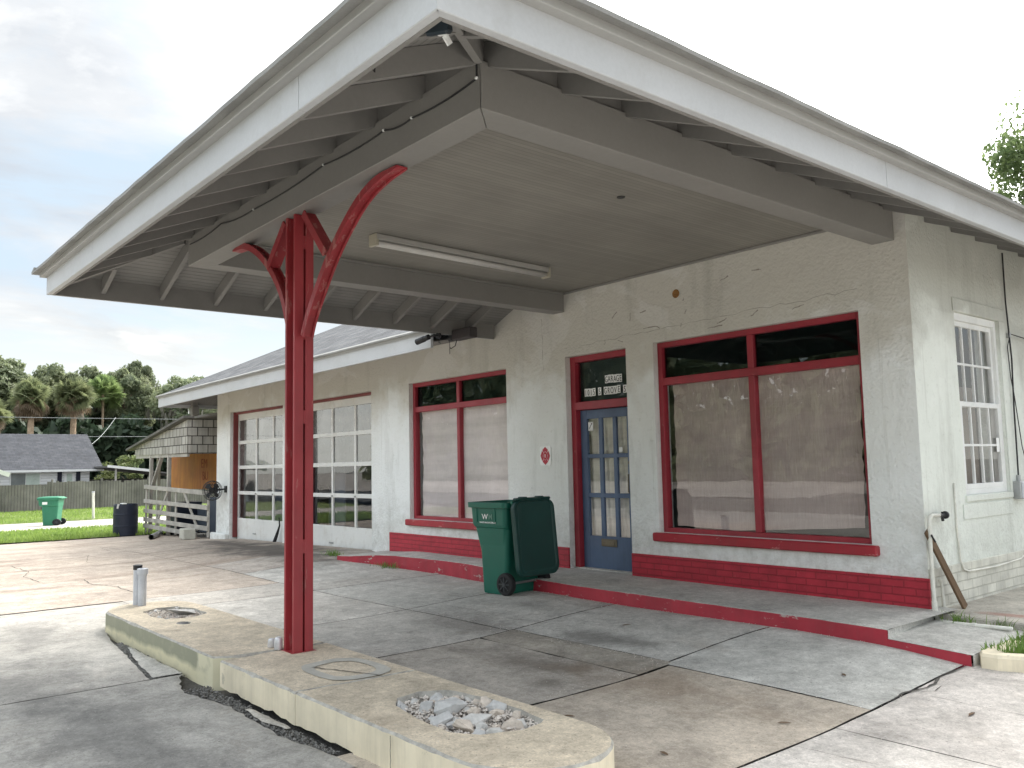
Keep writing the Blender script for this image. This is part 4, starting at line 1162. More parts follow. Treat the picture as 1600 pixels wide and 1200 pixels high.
# vertical hairline down the face at x=-0.39, and the old grey patch ring on the top
g = G()
prev = None
for i in range(9):
    z = lerp(IT-.012, -.06, i/8); x = -.385+.006*mnoise.noise(Vector((i*.9, 2, 0))); w = .0028
    q = (x, z, w)
    if prev: g.face([(prev[0]-w,IY0-.0125,prev[1]),(prev[0]+w,IY0-.0125,prev[1]),(x+w,IY0-.0125,z),(x-w,IY0-.0125,z)])
    prev = q
g.done('kerb_crack', M['dirt'], I)
ring = pmat('grey_mortar', (.45,.435,.39), .9, .15, 6, .4, 50)
g = G(); n = 40
for i in range(n):
    t0_, t1_ = 2*math.pi*i/n, 2*math.pi*(i+1)/n
    def P(t, k):
        wob = 1+.05*mnoise.noise(Vector((math.cos(t)*2, math.sin(t)*2, k)))
        sx = .315*k*wob; sy = .235*k*wob
        c, s_ = math.cos(t), math.sin(t)
        return (-1.76+sx*math.copysign(abs(c)**.7, c)-.02, -4.63+sy*math.copysign(abs(s_)**.7, s_), IT+.0045)
    g.face([P(t0_,.70), P(t0_,1.02), P(t1_,1.02), P(t1_,.70)])
g.done('mortar_ring', ring, I)
g = G(); g.grid(rangef(0,1,20), [0,1], lambda u, v: (lerp(-1.44,-1.97,u)+.0, lerp(-4.56,-4.78,u)+.016*mnoise.noise(Vector((u*8,0,1)))+(.006+.004*mnoise.noise(Vector((u*20,3,0))))*v*2, IT+.0055)); g.done('ring_crack', M['dirt'], I, normals=False)
g = G(); g.lathe((-4.37,-4.80,IT-.06), [(0,0),(.075,0),(.08,.058),(.0,.030)], 18); g.done('filler_cap', M['black_metal'], I)
g = G(); g.face([Vector(v) for v in arc(-4.25,-4.86,.24,.11,0,340,17)] ) if False else None

# rubble
def rock(name, c, s, seed, mat, flat=1.0, rz=None):
    rr = random.Random(seed); bm = bmesh.new()
    for _ in range(13):
        v = Vector((rr.gauss(0,1), rr.gauss(0,1), rr.gauss(0,1))); v.normalize(); v *= rr.uniform(.72, 1)
        bm.verts.new((v.x*s[0], v.y*s[1], v.z*s[2]))
    res = bmesh.ops.convex_hull(bm, input=bm.verts[:])
    bmesh.ops.delete(bm, geom=[e for e in res['geom_interior'] if isinstance(e, bmesh.types.BMVert)], context='VERTS')
    bmesh.ops.bevel(bm, geom=bm.edges[:], offset=min(s)*.035, segments=1, affect='EDGES', offset_type='OFFSET')
    bmesh.ops.triangulate(bm, faces=bm.faces[:])
    bmesh.ops.subdivide_edges(bm, edges=bm.edges[:], cuts=1)
    for v in bm.verts:
        v.co += v.co.normalized()*min(s)*.10*mnoise.noise(v.co*(2.2/max(s))*3+Vector((seed,0,0)))
    bmesh.ops.recalc_face_normals(bm, faces=bm.faces[:])
    me = bpy.data.meshes.new(name); bm.to_mesh(me); bm.free()
    o = link_mesh(name, me, mat); o.location = c; o.rotation_euler = (rr.uniform(-.35,.35), rr.uniform(-.35,.35), rr.uniform(0,6.28) if rz is None else rz)
    return o
PR = 'rocks in the east pit of the island'
ms = [M['rubble'], M['rubble_tan'], M['rubble_grey']]
big = [(-.56,-4.66,.125,.10,.072,2,'large flat grey chunk of concrete in the island rubble pit'), (-.42,-4.80,.085,.06,.06,2,'grey rock at the near rim of the rubble pit, left of the tan rock'),
       (-.24,-4.79,.095,.065,.06,1,'rounded tan rock at the near rim of the rubble pit'), (-.40,-4.45,.075,.055,.06,2,'dark bluish rock standing proud at the back of the rubble pit'),
       (-.30,-4.66,.15,.05,.05,0,'long flat block lying across the middle of the rubble pit'), (-.06,-4.74,.10,.055,.05,0,None), (-.68,-4.72,.07,.06,.055,2,None), (-.08,-4.60,.08,.05,.055,1,None)]
k = 0
for (x, y, a, b_, c_, m_, lb) in big:
    k += 1
    o = rock('rock', (x, y, IT-.045+c_*.45), (a, b_, c_), 100+k, ms[m_], rz=.6+.35*(k % 3))
    tag(o, lb or 'pale fist sized rock among the rubble in the east pit of the pump island', 'rock', PR)
rr = random.Random(21); placed = [(q[0], q[1], q[2]*.8) for q in big]
def inpoly(x, y, poly):
    c = False; n = len(poly)
    for i in range(n):
        a, b = poly[i], poly[i-1]
        if (a.y > y) != (b.y > y) and x < (b.x-a.x)*(y-a.y)/(b.y-a.y)+a.x: c = not c
    return c
cnt = 0; tries = 0
while cnt < 26 and tries < 4000:
    tries += 1
    x = rr.uniform(-.9, .02); y = rr.uniform(-4.9, -4.42); s = rr.uniform(.03, .058)
    if not inpoly(x, y, pitR): continue
    if any((x-q[0])**2+(y-q[1])**2 < (.62*(s+q[2]))**2 for q in placed): continue
    placed.append((x, y, s)); cnt += 1
    o = rock('rock', (x, y, IT-.035+s*.2), (s, s*rr.uniform(.7,1), s*rr.uniform(.6,.9)), 300+cnt, rr.choice(ms))
    tag(o, 'pale fist sized rock among the rubble in the east pit of the pump island', 'rock', PR)
o = rock('stone_slab', (-4.98,-4.60,IT+.01), (.24,.15,.035), 77, M['rubble_grey'], rz=.3); tag(o, 'flat grey broken slab lying on gravel in the west pit of the island', 'stone slab')
cnt = 0; placed = []; tries = 0
while cnt < 16 and tries < 3000:
    tries += 1
    x = rr.uniform(-5.35,-4.65); y = rr.uniform(-4.88,-4.46); s = rr.uniform(.025,.05)
    if not inpoly(x, y, pitL) or ((x+4.98)/.23)**2+((y+4.60)/.15)**2 < 1 or any((x-q[0])**2+(y-q[1])**2 < (.7*(s+q[2]))**2 for q in placed): continue
    placed.append((x, y, s)); cnt += 1
    o = rock('rock', (x, y, IT-.03+s*.3), (s, s*rr.uniform(.7,1), s*rr.uniform(.6,.9)), 500+cnt, rr.choice(ms))
    tag(o, 'small grey rock in the west pit of the island around the flat slab', 'rock', 'rocks in the west pit of the island')
def pebbles(name, pts, smin, smax, mat, seed):
    rr = random.Random(seed); V = []; F = []
    P = [(1,0,0),(-1,0,0),(0,1,0),(0,-1,0),(0,0,1),(0,0,-1)]; T = [(0,2,4),(2,1,4),(1,3,4),(3,0,4),(2,0,5),(1,2,5),(3,1,5),(0,3,5)]
    for (x, y, z) in pts:
        s = rr.uniform(smin, smax); k = len(V); a = rr.uniform(0, 6.28); ca_, sa = math.cos(a), math.sin(a)
        sc = (s*rr.uniform(.7,1.3), s*rr.uniform(.6,1.1), s*rr.uniform(.5,.9))
        for q in P:
            u, v, w = q[0]*sc[0]+rr.gauss(0,s*.2), q[1]*sc[1]+rr.gauss(0,s*.2), q[2]*sc[2]+rr.gauss(0,s*.1)
            V.append((x+u*ca_-v*sa, y+u*sa+v*ca_, z+w))
        F += [tuple(k+i for i in t) for t in T]
    me = bpy.data.meshes.new(name); me.from_pydata(V, [], F); o = link_mesh(name, me, mat); return tag(o, kind='stuff')
pts = []
while len(pts) < 2600:
    x = rr.uniform(-.97,.06); y = rr.uniform(-4.93,-4.38)
    if inpoly(x, y, pitR): pts.append((x, y, IT-.07+.05*rr.random()))
while len(pts) < 4200:
    x = rr.uniform(-5.43,-4.6); y = rr.uniform(-4.92,-4.43)
    if inpoly(x, y, pitL): pts.append((x, y, IT-.06+.045*rr.random()))
pebbles('pit_gravel', pts, .004, .016, M['gravel'], 4)
pts = []
for _ in range(1500):
    k_ = rr.random()
    if k_ < .35: x = rr.choice((.74,-.88,-2.7,-4.4,-6.5))+rr.gauss(0,.035); y = rr.uniform(-4.2,-1.1)
    elif k_ < .55: x = rr.uniform(-6.4,.7); y = -2.44+rr.gauss(0,.04)
    elif k_ < .8: x = rr.uniform(-8.6,.1); y = sw_front(x)-.02-abs(rr.gauss(0,.05))
    else: x = rr.uniform(-6,1.6); y = rr.uniform(-5.0,-1.2)
    if IY0-.05 < y < IY1+.02 and x < .65: continue
    pts.append((x, y, H(x,y)+.001))
pebbles('grit', pts, .0015, .005, M['gravel'], 9)
pts = []
for _ in range(1300):
    x = rr.uniform(-4.9,-3.2); y = lerp(-5.16, brk2(x), rr.random()**.8); pts.append((x, y, H(x,y)-.012))
for _ in range(2200):
    x = rr.uniform(-2.85,-.9); y = lerp(-5.15, brk(x), rr.random()); pts.append((x, y, H(x,y)-.045+.03*rr.random()))
pebbles('crumbled_asphalt', pts, .003, .013, pmat('crumbs', (.19,.185,.175), .95, .5, 30, .4, 60), 6)

# ================================================================== LOOSE THINGS
t = empty('vent_pipe', (-5.80,-4.76,IT-.01), 'pale grey pipe stub with raised collar, nearer one of the pair on the island', 'pipe', 'pipe stubs on the island')
def stub(root, cap, x, y, h):
    g = G(); g.lathe((x,y,IT-.01), [(.0,0),(.040,0),(.040,h),(.033,h),(.033,h-.15),(0,h-.15)], 20); g.done('pipe_tube', M['pvc'], root, smooth=False)
    if cap == 'collar':
        g = G(); g.lathe((x,y,IT-.01+h-.055), [(.0405,0),(.052,0),(.053,.055),(.036,.060),(.036,.0)], 20); g.done('collar', M['pvc'], root)
    else:
        g = G(); g.lathe((x,y,IT-.01+h-.012), [(.0,.0),(.043,0),(.045,.045),(.03,.05),(0,.048)], 20); g.done('end_plug', M['black'], root)
stub(t, 'collar', -5.70, -4.755, .375)
t = empty('vent_pipe', (-5.84,-4.72,IT-.01), 'grey pipe stub with dark plug, farther one of the pair on the island', 'pipe', 'pipe stubs on the island')
stub(t, 'plug', -5.795, -4.775, .372)
def can(x, y, h, r_, seed, label, lean=0):
    rr = random.Random(seed); g = G(); loops = []
    for i, (k, z) in enumerate(((.75,0),(.95,.05),(1,.12),(1,.5),(.97,.8),(.8,.95),(.45,1))):
        loops.append([(x+r_*k*math.cos(a)*(1+.10*mnoise.noise(Vector((a,z*3,seed))))+lean*z*h, y+r_*k*math.sin(a)*(1+.10*mnoise.noise(Vector((a,z*3,seed+3)))), IT+.001+z*h) for a in [2*math.pi*q/16 for q in range(16)]])
    g.loft(loops); o = g.done('drink_can', M['can'], smooth=True); tag(o, label, 'can')
can(-2.675, -4.69, .095, .030, 1, 'upright white drink can against the foot of the red post')
can(-2.80, -4.69, .070, .028, 2, 'short crushed drink can left of the upright one by the post', .2)
can(-2.745, -4.655, .060, .026, 5, 'small dented can squeezed between two cans at the post foot')

# wheeled bins
def make_bin(open_lid, green, loc, rz, label):
    t = empty('wheeled_bin', loc, label, 'bin', 'green wheeled bins', rz)
    # x: front (-) to wheels (+), y: width
    g = G()
    sec = [(.0,-.165,.20,.255,.03),(.03,-.175,.215,.262,.04),(.72,-.215,.262,.272,.045),(.745,-.275,.266,.305,.05),(.775,-.295,.268,.312,.05),(.96,-.31,.275,.318,.05),(.965,-.34,.30,.35,.06),(1.02,-.345,.30,.352,.06),(1.025,-.34,.298,.348,.06)]
    loops = [rrect(a,b,-w,w,z,r_) for (z,a,b,w,r_) in sec]
    if open_lid: loops += [rrect(-.31,.262,-.315,.315,1.024,.05), rrect(-.27,.25,-.29,.29,.74,.05), rrect(-.13,.18,-.22,.22,.08,.04)]
    g.loft(loops)
    for s in (-1, 1):       # moulded ribs below the rim
        for xx in (-.20, .10): g.box(xx-.014, xx+.014, s*.312, s*.325, .80, .955, .003)
    for yy in (-.2, .2): g.box(-.322,-.30, yy-.014, yy+.014, .80,.955,.003)
    g.done('body', green, t, local=True)
    for s in (-1, 1):
        g = G(); g.lathe((.235, s*.285-.0375, .125), [(0,.008),(.085,.008),(.085,.0),(.118,.004),(.125,.02),(.125,.055),(.118,.071),(.085,.075),(.085,.067),(0,.067)], 28, 'Y')
        w = g.done('wheel', M['rubber'], t, local=True)
        g = G()
        for k in range(8):
            a = 2*math.pi*k/8
            g.bar((.235,s*(.285+.0325),.125),(.235+.08*math.cos(a),s*(.285+.0325),.125+.08*math.sin(a)),.012,.014,(0,1,0))
        g.lathe((.235, s*.285-.045+(.0) , .125), [(0,0),(.022,0),(.022,.09),(0,.09)], 14, 'Y')
        g.done('rim', M['spoke'], w, local=True)
    g = G(); g.tube([(.235,-.27,.125),(.235,.27,.125)], .014, 8); g.done('axle', M['steel'], t, local=True)
    g = G(); 
    for s in (-1, -.33, .33, 1): g.bar((.27, s*.24, 1.0),(.345, s*.24, 1.025), .03, .04, (0,0,1), .006)
    g.tube([(.345,-.29,1.025),(.345,.29,1.025)], .019, 10); g.done('handle', green, t, local=True)
    lid = G()
    if open_lid:     # swung right over, hanging down behind the handle
        def lidloop(dx, ins, rad):
            P_ = rrect(-.335+ins, .335-ins, .215+ins, 1.045-ins*.3, 0, rad, 6)
            return [(.392+dx+.075*smooth((1.05-q[1])/.9)*.9+.012*math.cos(q[0]*4.5), q[0], q[1]) for q in P_]
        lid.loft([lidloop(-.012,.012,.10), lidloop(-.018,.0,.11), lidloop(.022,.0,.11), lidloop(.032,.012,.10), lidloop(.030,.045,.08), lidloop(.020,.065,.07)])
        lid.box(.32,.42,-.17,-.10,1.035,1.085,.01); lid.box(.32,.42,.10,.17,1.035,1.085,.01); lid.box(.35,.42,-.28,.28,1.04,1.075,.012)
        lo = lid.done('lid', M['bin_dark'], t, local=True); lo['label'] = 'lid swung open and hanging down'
    else:
        L_ = [rrect(-.355,.33,-.358,.358,1.027,.06), rrect(-.355,.33,-.358,.358,1.05,.06), rrect(-.31,.28,-.31,.31,1.085,.06), rrect(-.2,.15,-.2,.2,1.10,.06)]
        lid.loft(L_); lid.done('lid', green, t, local=True)
    return t
bt = make_bin(True, M['bin'], (-4.27,-1.13,.028), R(5), 'dark green wheeled bin standing by the stoop with its lid hanging open')
g_ = []
def bin_text(s, size, x, z, mat, sx=1.0):
    cu = bpy.data.curves.new('text', 'FONT'); cu.body = s; cu.size = size; cu.extrude = .0006; cu.align_x = 'CENTER'; cu.offset = size*.012
    o = bpy.data.objects.new('text', cu); C.objects.link(o)
    bpy.context.view_layer.update()
    me = bpy.data.meshes.new_from_object(o.evaluated_get(bpy.context.evaluated_depsgraph_get())); bpy.data.objects.remove(o)
    me.transform(Matrix.Translation((x, -.3205, z)) @ Matrix.Rotation(R(90), 4, 'X') @ Matrix.Rotation(R(1.5), 4, 'X') @ Matrix.Diagonal((sx,1,1,1)))
    return link_mesh('lettering', me, mat, bt, local=True)
bin_text('W', .085, -.055, .835, M['label'], 1.1); bin_text('M', .085, .035, .835, M['faded_ink'], 1.0)
bin_text('WASTE MANAGEMENT', .026, -.01, .79, M['label'], 1.0)
bf = make_bin(False, M['bin_far'], (-31.6,-.20,H(-31.6,0)+.015), R(62), 'faded green wheeled bin with closed lid standing at the edge of the path far left')
bf.scale = (1.16,1.12,.95)
g = G(); g.box(-.20,-.04,-.3225,-.3195,.80,.90); g.done('sticker', M['label'], bf, local=True)

# barrel
bx, by = -21.05, -.60; bz = H(bx,by)
t = empty('barrel', (bx,by,bz), 'dark navy plastic barrel on the edge of the lawn left of the lean-to', 'barrel')
g = G(); g.lathe((bx,by,bz), [(0,0),(.29,0),(.305,.02),(.31,.25),(.318,.27),(.31,.29),(.31,.56),(.318,.58),(.31,.60),(.305,.82),(.29,.85),(.27,.85),(.262,.60),(0,.55)], 32); g.done('drum', M['navy'], t, smooth=False)
g = G(); g.box(bx+.04,bx+.29,by-.16,by-.06,bz+.851,bz+.878,.006,Matrix.Translation((0,0,0))); g.bar((bx+.2,by-.24,bz+.86),(bx+.18,by-.26,bz+.74),.05,.012,(1,0,0)); g.done('paper_scrap', M['label'], t)
# marker stake
sx_, sy_ = -34.9, 2.05
t = empty('marker_stake', (sx_,sy_,H(sx_,sy_)), 'white marker stake standing in the lawn in front of the wooden fence', 'stake')
g = G(); g.tube([(sx_,sy_,H(sx_,sy_)-.1),(sx_-.02,sy_-.03,H(sx_,sy_)+1.1)], .05, 10); g.done('pole', M['pvc_white'], t)
g = G(); g.tube([(sx_-.02,sy_-.03,H(sx_,sy_)+1.1),(sx_-.022,sy_-.033,H(sx_,sy_)+1.16)], .056, 10); g.done('cap', M['pvc'], t)
# metal pipe and block on the apron
t = G()
a_ = Vector((-17.75,-.95,H(-17.75,-.9)+.06)); b_ = Vector((-20.0,-.02,H(-20,0)+.075))
d_ = (b_-a_).normalized()
t.tube([a_, b_], .06, 16, caps=False); t.tube([b_, a_+d_*.0], .05, 16, caps=False)
tag(t.done('metal_pipe', M['steel']), 'hollow grey metal pipe lying on the apron under the lean-to rails', 'pipe')
g = G(); z_ = H(-16.5,-.4)
Mx = Matrix.Translation((-16.72,-.42,z_)) @ Matrix.Rotation(R(-8),4,'Z')
g.box(-.30,.20,-.16,.10,0,.235,.012,Mx); tag(g.done('concrete_block', M['block']), 'pale concrete block at the foot of the garage corner', 'block')

# fluorescent light under the canopy
t = empty('fluorescent_light', (-3.46,-2.28,3.66), 'long white fluorescent batten fixed to the canopy ceiling', 'light')
ang = Matrix.Translation((-3.46,-2.28,3.66)) @ Matrix.Rotation(R(2.5),4,'Z')
g = G(); g.box(-.055,.055,-1.14,1.14,-.055,-.001,.006,ang); g.done('housing', M['fixture'], t)
for s in (-1,1):
    g = G(); g.box(-.06,.06,s*1.14-(.02 if s>0 else .0),s*1.14+(.0 if s>0 else .02),-.115,-.056,.004,ang) ; g.box(-.062,.062,s*1.1405 if s>0 else -1.155,1.155 if s>0 else -1.1405,-.115,-.002,.003,ang); g.done('end_cap', M['cream_plastic'], t)
for s in (-1,1):
    g = G(); g.tube([ang @ Vector((s*.028,-1.118,-.085)), ang @ Vector((s*.028,1.118,-.085))], .019, 12); g.done('tube', M['tube'], t, smooth=True)

# cord stapled along the face of the front beam
def sagline(pts, n=8, sag=.0):
    out = []
    for a, b in zip(pts, pts[1:]):
        a = Vector(a); b = Vector(b)
        for i in range(n):
            u = i/n; v = a.lerp(b,u); v.z -= sag*4*u*(1-u); out.append(v)
    out.append(Vector(pts[-1])); return out
t = empty('cord', (-2,-4.73,3.6), 'thin black cord stapled in loops along the outer face of the front canopy beam', 'cord')
cp = [(-.125,-4.727,3.668),(-.125,-4.727,3.585),(-.77,-4.727,3.575),(-1.09,-4.727,3.60),(-1.9,-4.727,3.61),(-3.1,-4.727,3.585),(-3.8,-4.727,3.63),(-4.56,-4.727,3.61)]
g = G(); g.tube(sagline(cp, 8, .018), .0055, 6); g.done('wire', M['cable'], t)
for q in cp[1:6]:
    g = G(); g.box(q[0]-.008,q[0]+.008,-4.736,-4.721,q[2]-.006,q[2]+.008,.002); g.done('staple', M['label'], t)

# floodlight in the apex corner and the dangling socket left of it
t = empty('floodlight', (.50,-5.36,3.42), 'dark floodlight with a white sticker tucked under the apex corner of the canopy', 'floodlight')
Mf = Matrix.Translation((.53,-5.45,3.375)) @ Matrix.Rotation(R(35),4,'Z') @ Matrix.Rotation(R(25),4,'X')
g = G(); g.box(-.055,.055,-.045,.045,-.042,.042,.012,Mf); g.done('lamp_head', pmat('dark_teal_metal',(.022,.034,.045),.45,.1,4,0), t)
g = G(); g.box(.0,.04,-.02,.02,-.047,-.0425,.001,Mf); g.bar(Mf@Vector((.02,.02,-.045)),Mf@Vector((.035,.03,-.085)),.03,.010,(1,0,0)); g.done('sticker', M['label'], t)
g = G(); g.bar((.53,-5.45,3.41),(.51,-5.42,3.47),.02,.02); g.done('bracket', M['black_metal'], t)
t = empty('lamp_socket', (.40,-5.50,3.34), 'small broken lamp holder with dangling wires inside the front fascia near the apex', 'lamp holder')
g = G(); g.lathe((.22,-5.585,3.30), [(0,0),(.016,0),(.022,.03),(.018,.06),(0,.06)], 10); g.done('holder', M['black'], t)
g = G(); g.tube([(.22,-5.585,3.30),(.21,-5.585,3.26),(.23,-5.585,3.235),(.235,-5.585,3.29)], .004, 5); g.tube([(.02,-5.60,3.285),(.03,-5.60,3.25),(-.03,-5.60,3.245),(-.05,-5.60,3.26)], .0035, 5); g.done('loose_wire', M['cable'], t)

# security camera and twin flood box at the west end of the canopy
t = empty('security_camera', (-5.80,-1.10,3.17), 'small black bullet camera on the end of the garage fascia', 'camera')
g = G(); g.tube([(-6.0,-1.20,3.135),(-5.80,-1.16,3.175)], .036, 14); g.tube([(-6.02,-1.204,3.131),(-5.88,-1.176,3.159)], .041, 14); g.done('camera_body', M['black'], t)
g = G(); g.tube([(-5.80,-1.16,3.175),(-5.72,-1.12,3.19),(-5.72,-1.06,3.19)], .013, 8); g.lathe((-5.72,-1.068,3.19), [(0,-.012),(.04,-.012),(.04,.024),(0,.024)], 14, 'Y'); g.done('bracket', M['black'], t)
g = G(); g.tube([(-5.72,-1.05,3.17),(-5.73,-1.05,3.10),(-5.69,-1.05,3.085)], .004, 5); g.done('lead', M['cable'], t)
t = empty('flood_box', (-5.63,-.72,3.23), 'dark twin flood lamp box under the west end of the canopy eave', 'floodlight')
g = G(); g.box(-5.82,-5.42,-.78,-.64,3.16,3.30,.012); g.done('lamp_box', pmat('dark_brown_metal',(.055,.048,.05),.5,.2,4,.1), t)
g = G(); g.lathe((-5.86,-.72,3.22), [(0,-.09),(.055,-.08),(.06,.0),(.03,.05),(0,.05)], 16, 'X'); g.done('lamp_head', M['black'], t)
g = G(); g.tube([(-5.72,-.76,3.16),(-5.75,-.77,3.08),(-5.83,-.78,3.05),(-5.86,-.78,3.07)], .006, 6); g.tube([(-5.86,-.78,3.17),(-5.86,-.78,2.98)], .004, 6); g.done('lead', M['cable'], t)

# fire sign
t = empty('fire_sign', (-4.84,-.004,1.58), 'white plate with red maltese cross and letter R left of the door', 'sign')
g = G(); P_ = rrect(-4.945,-4.735,1.455,1.705,0,.03,5); g.prism([(q[0],-.010,q[1]) for q in P_], (0,.006,0)); g.done('plate', M['label'], t)
g = G(); cx, cz = -4.84, 1.58
for k in range(4):
    a = math.pi/2*k; sxx, szz = .088, .112
    arm = []
    for (rad, ang_) in ((.50,-43),(.52,0),(.50,43),(.92,42),(1.05,0),(.92,-42)): 
        q = a+R(ang_); arm.append((cx+sxx*rad*math.cos(q), -.0115, cz+szz*rad*math.sin(q)))
    arm = [arm[0],arm[1],arm[2],arm[3],arm[4],arm[5]]
    g.face(arm)
n_ = 24
g.face([(cx+.039*math.cos(2*math.pi*i/n_), -.0115, cz+.052*math.sin(2*math.pi*i/n_)) for i in range(n_)])
g.done('cross', M['sign_red'], t, normals=False)
text('R', .068, cx, -.0125, cz-.024, M['label'], t, 'lettering', sx=.7, align='CENTER')

# wall fan
fx, fy, fz = -15.72, -.27, 1.04
t = empty('wall_fan', (fx+.1,-.02,fz), 'black caged wall fan on the west corner of the garage', 'fan')
ax = Vector((.62,-.78,-.05)).normalized(); u_ = ax.cross(Vector((0,0,1))).normalized(); v_ = u_.cross(ax)
fc = Vector((fx,fy,fz))
def ringpts(rad, off, n=32): return [fc+ax*off+(u_*math.cos(2*math.pi*i/n)+v_*math.sin(2*math.pi*i/n))*rad for i in range(n)]
g = G()
for rad, off in ((.22,.0),(.215,.05),(.15,.075),(.08,.085),(.215,-.05),(.13,-.085)): g.tube(ringpts(rad, off), .006, 5, closed=True)
for i in range(24):
    a = 2*math.pi*i/24; dd = u_*math.cos(a)+v_*math.sin(a)
    g.tube([fc+ax*.09+dd*.04, fc+ax*.07+dd*.16, fc+dd*.22, fc-ax*.07+dd*.16, fc-ax*.09+dd*.05], .0035, 4)
g.done('cage', M['black_metal'], t)
g = G()
for k in range(4):
    a = math.pi/2*k+.4; dd = u_*math.cos(a)+v_*math.sin(a); ee = u_*math.cos(a+.75)+v_*math.sin(a+.75); mid = u_*math.cos(a+.4)+v_*math.sin(a+.4)
    g.face([fc+dd*.03, fc+dd*.185+ax*.02, fc+mid*.20, fc+ee*.18-ax*.02, fc+ee*.03-ax*.01])
g.done('blade', M['black'], t, normals=False)
g = G(); g.tube([fc+ax*.03, fc-ax*.16], .06, 14); g.tube([fc-ax*.12, Vector((fx+.13,-.02,fz+.03))], .018, 8); g.box(fx+.07,fx+.19,-.03,-.003,fz-.05,fz+.10,.006); g.done('motor', M['black'], t)

# water pipe, faucet and plank at the east corner
t = empty('water_pipe', (.06,-.05,.1), 'white water pipe rising at the corner of the wall with a black tap', 'pipe')
g = G(); g.tube([(.70,-.17,.115),(.21,-.16,.10),(.14,-.13,.095),(.085,-.075,.10),(.062,-.055,.15),(.055,-.048,.5),(.05,-.030,.90),(.052,-.018,.945),(.056,.02,.962),(.06,.17,.955)], .0165, 12); g.done('pipe_run', M['pvc_white'], t, smooth=True)
g = G(); g.tube([(.061,-.053,.155),(.060,-.052,.245)], .0235, 12); g.tube([(.11,-.103,.097),(.15,-.135,.095)], .021, 12); g.tube([(.40,-.165,.106),(.43,-.165,.107)], .021, 12); g.done('coupling', M['pvc_white'], t)
g = G(); g.tube([(.06,.15,.955),(.06,.26,.953)], .017, 10); g.tube([(.06,.20,.955),(.06,.215,.905)], .013, 8); g.lathe((.06,.245,.953), [(0,0),(.012,0),(.034,.012),(.034,.03),(0,.03)], 14, 'Y'); g.tube([(.06,.21,.955),(.06,.21,.985)], .01, 8); g.done('tap', M['black_metal'], t)
g = G(); g.tube([(.075,-.06,.80),(.078,.0,.74)], .008, 6); g.done('tie', M['black'], t)
g = G(); g.bar((.145,.34,.155),(.030,-.045,.835),.075,.022,(1,0,0),.003); tag(g.done('plank', M['wood_brown']), 'brown plank leaning against the side wall behind the white pipe', 'plank')
t = G(); t.tube([(.035,.19,.15),(.033,.17,.40)], .011, 8); t.tube([(.033,.17,.40),(.033,.14,.40)], .013, 8); tag(t.done('short_pipe', M['pvc_white']), 'short thin white pipe standing by the side wall next to the plank', 'pipe')
# white conduit looping down the side wall
g = G(); g.tube([(.012,.605,1.22),(.012,.60,.80),(.018,.615,.52),(.024,.65,.445),(.024,.76,.418),(.024,1.4,.405),(.02,2.0,.425),(.012,2.45,.52)], .009, 8); tag(g.done('conduit', M['pvc_white'], smooth=True), 'thin white painted cable looping down the side wall below the sash window', 'cable')
t = empty('service_cable', (.03,2.1,3.5), 'black service cables hanging down the side wall to the grey box', 'cable')
g = G(); g.tube(sagline([(.02,2.13,3.58),(.03,2.09,3.06),(.03,2.14,2.46),(.03,2.10,1.93),(.03,2.08,1.24)], 5, 0), .008, 6)
g.tube([(.03,2.14,2.70),(.03,2.05,2.58),(.03,2.08,2.25),(.03,2.13,2.1),(.03,2.24,1.55),(.03,2.4,1.2)], .005, 6); g.tube([(.03,2.16,2.72),(.04,2.52,2.70),(.04,3.2,2.75)], .005, 6); g.done('wire', M['cable'], t)
g = G(); g.box(.001,.04,2.115,2.15,2.68,2.73,.003); g.done('clip', M['steel'], t)
t = empty('electrical_box', (.06,1.98,1.10), 'grey electrical box on the side wall at the right edge', 'electrical box')
g = G(); g.box(.003,.085,1.97,2.23,1.02,1.20,.01); g.done('box_body', M['steel'], t)
g = G(); g.box(.0855,.095,1.98,2.22,1.03,1.19,.004); g.done('cover', M['pvc'], t)
g = G(); g.tube([(.03,2.08,1.19),(.03,2.08,1.26)], .02, 10); g.done('fitting', M['steel'], t)
# leaves and twigs on the concrete
for i, (x, y, lb) in enumerate(((.37,-3.95,'small dry brown leaf on the tan slab right of the island end'),(-.45,-3.85,'dry leaf beside the rounded end of the island'),(.51,-3.05,'dry leaf near the right edge of the brown slab'),(.30,-2.0,'dry leaf on the pale slab below the stoop'),(-1.9,-1.75,'dark twig on the pale slab in front of the door'),(1.2,-2.2,'dry leaf on the open slab at the right'),(-4.4,-7.1,'dark leaf on the old slab at the lower left'))):
    g = G(); a = rr.uniform(0,3.1); L_ = rr.uniform(.03,.05); w = .012; z = H(x,y)+.006
    c_, s_ = math.cos(a), math.sin(a)
    pts = [(-1,0),(-.4,.9),(.4,.8),(1,0),(.4,-.9),(-.4,-.8)]
    g.prism([(x+(p_[0]*L_*c_-p_[1]*w*s_), y+(p_[0]*L_*s_+p_[1]*w*c_), z+.004*abs(p_[1])) for p_ in pts], (0,0,.0015))
    tag(g.done('leaf', M['wood_brown']), lb, 'leaf')
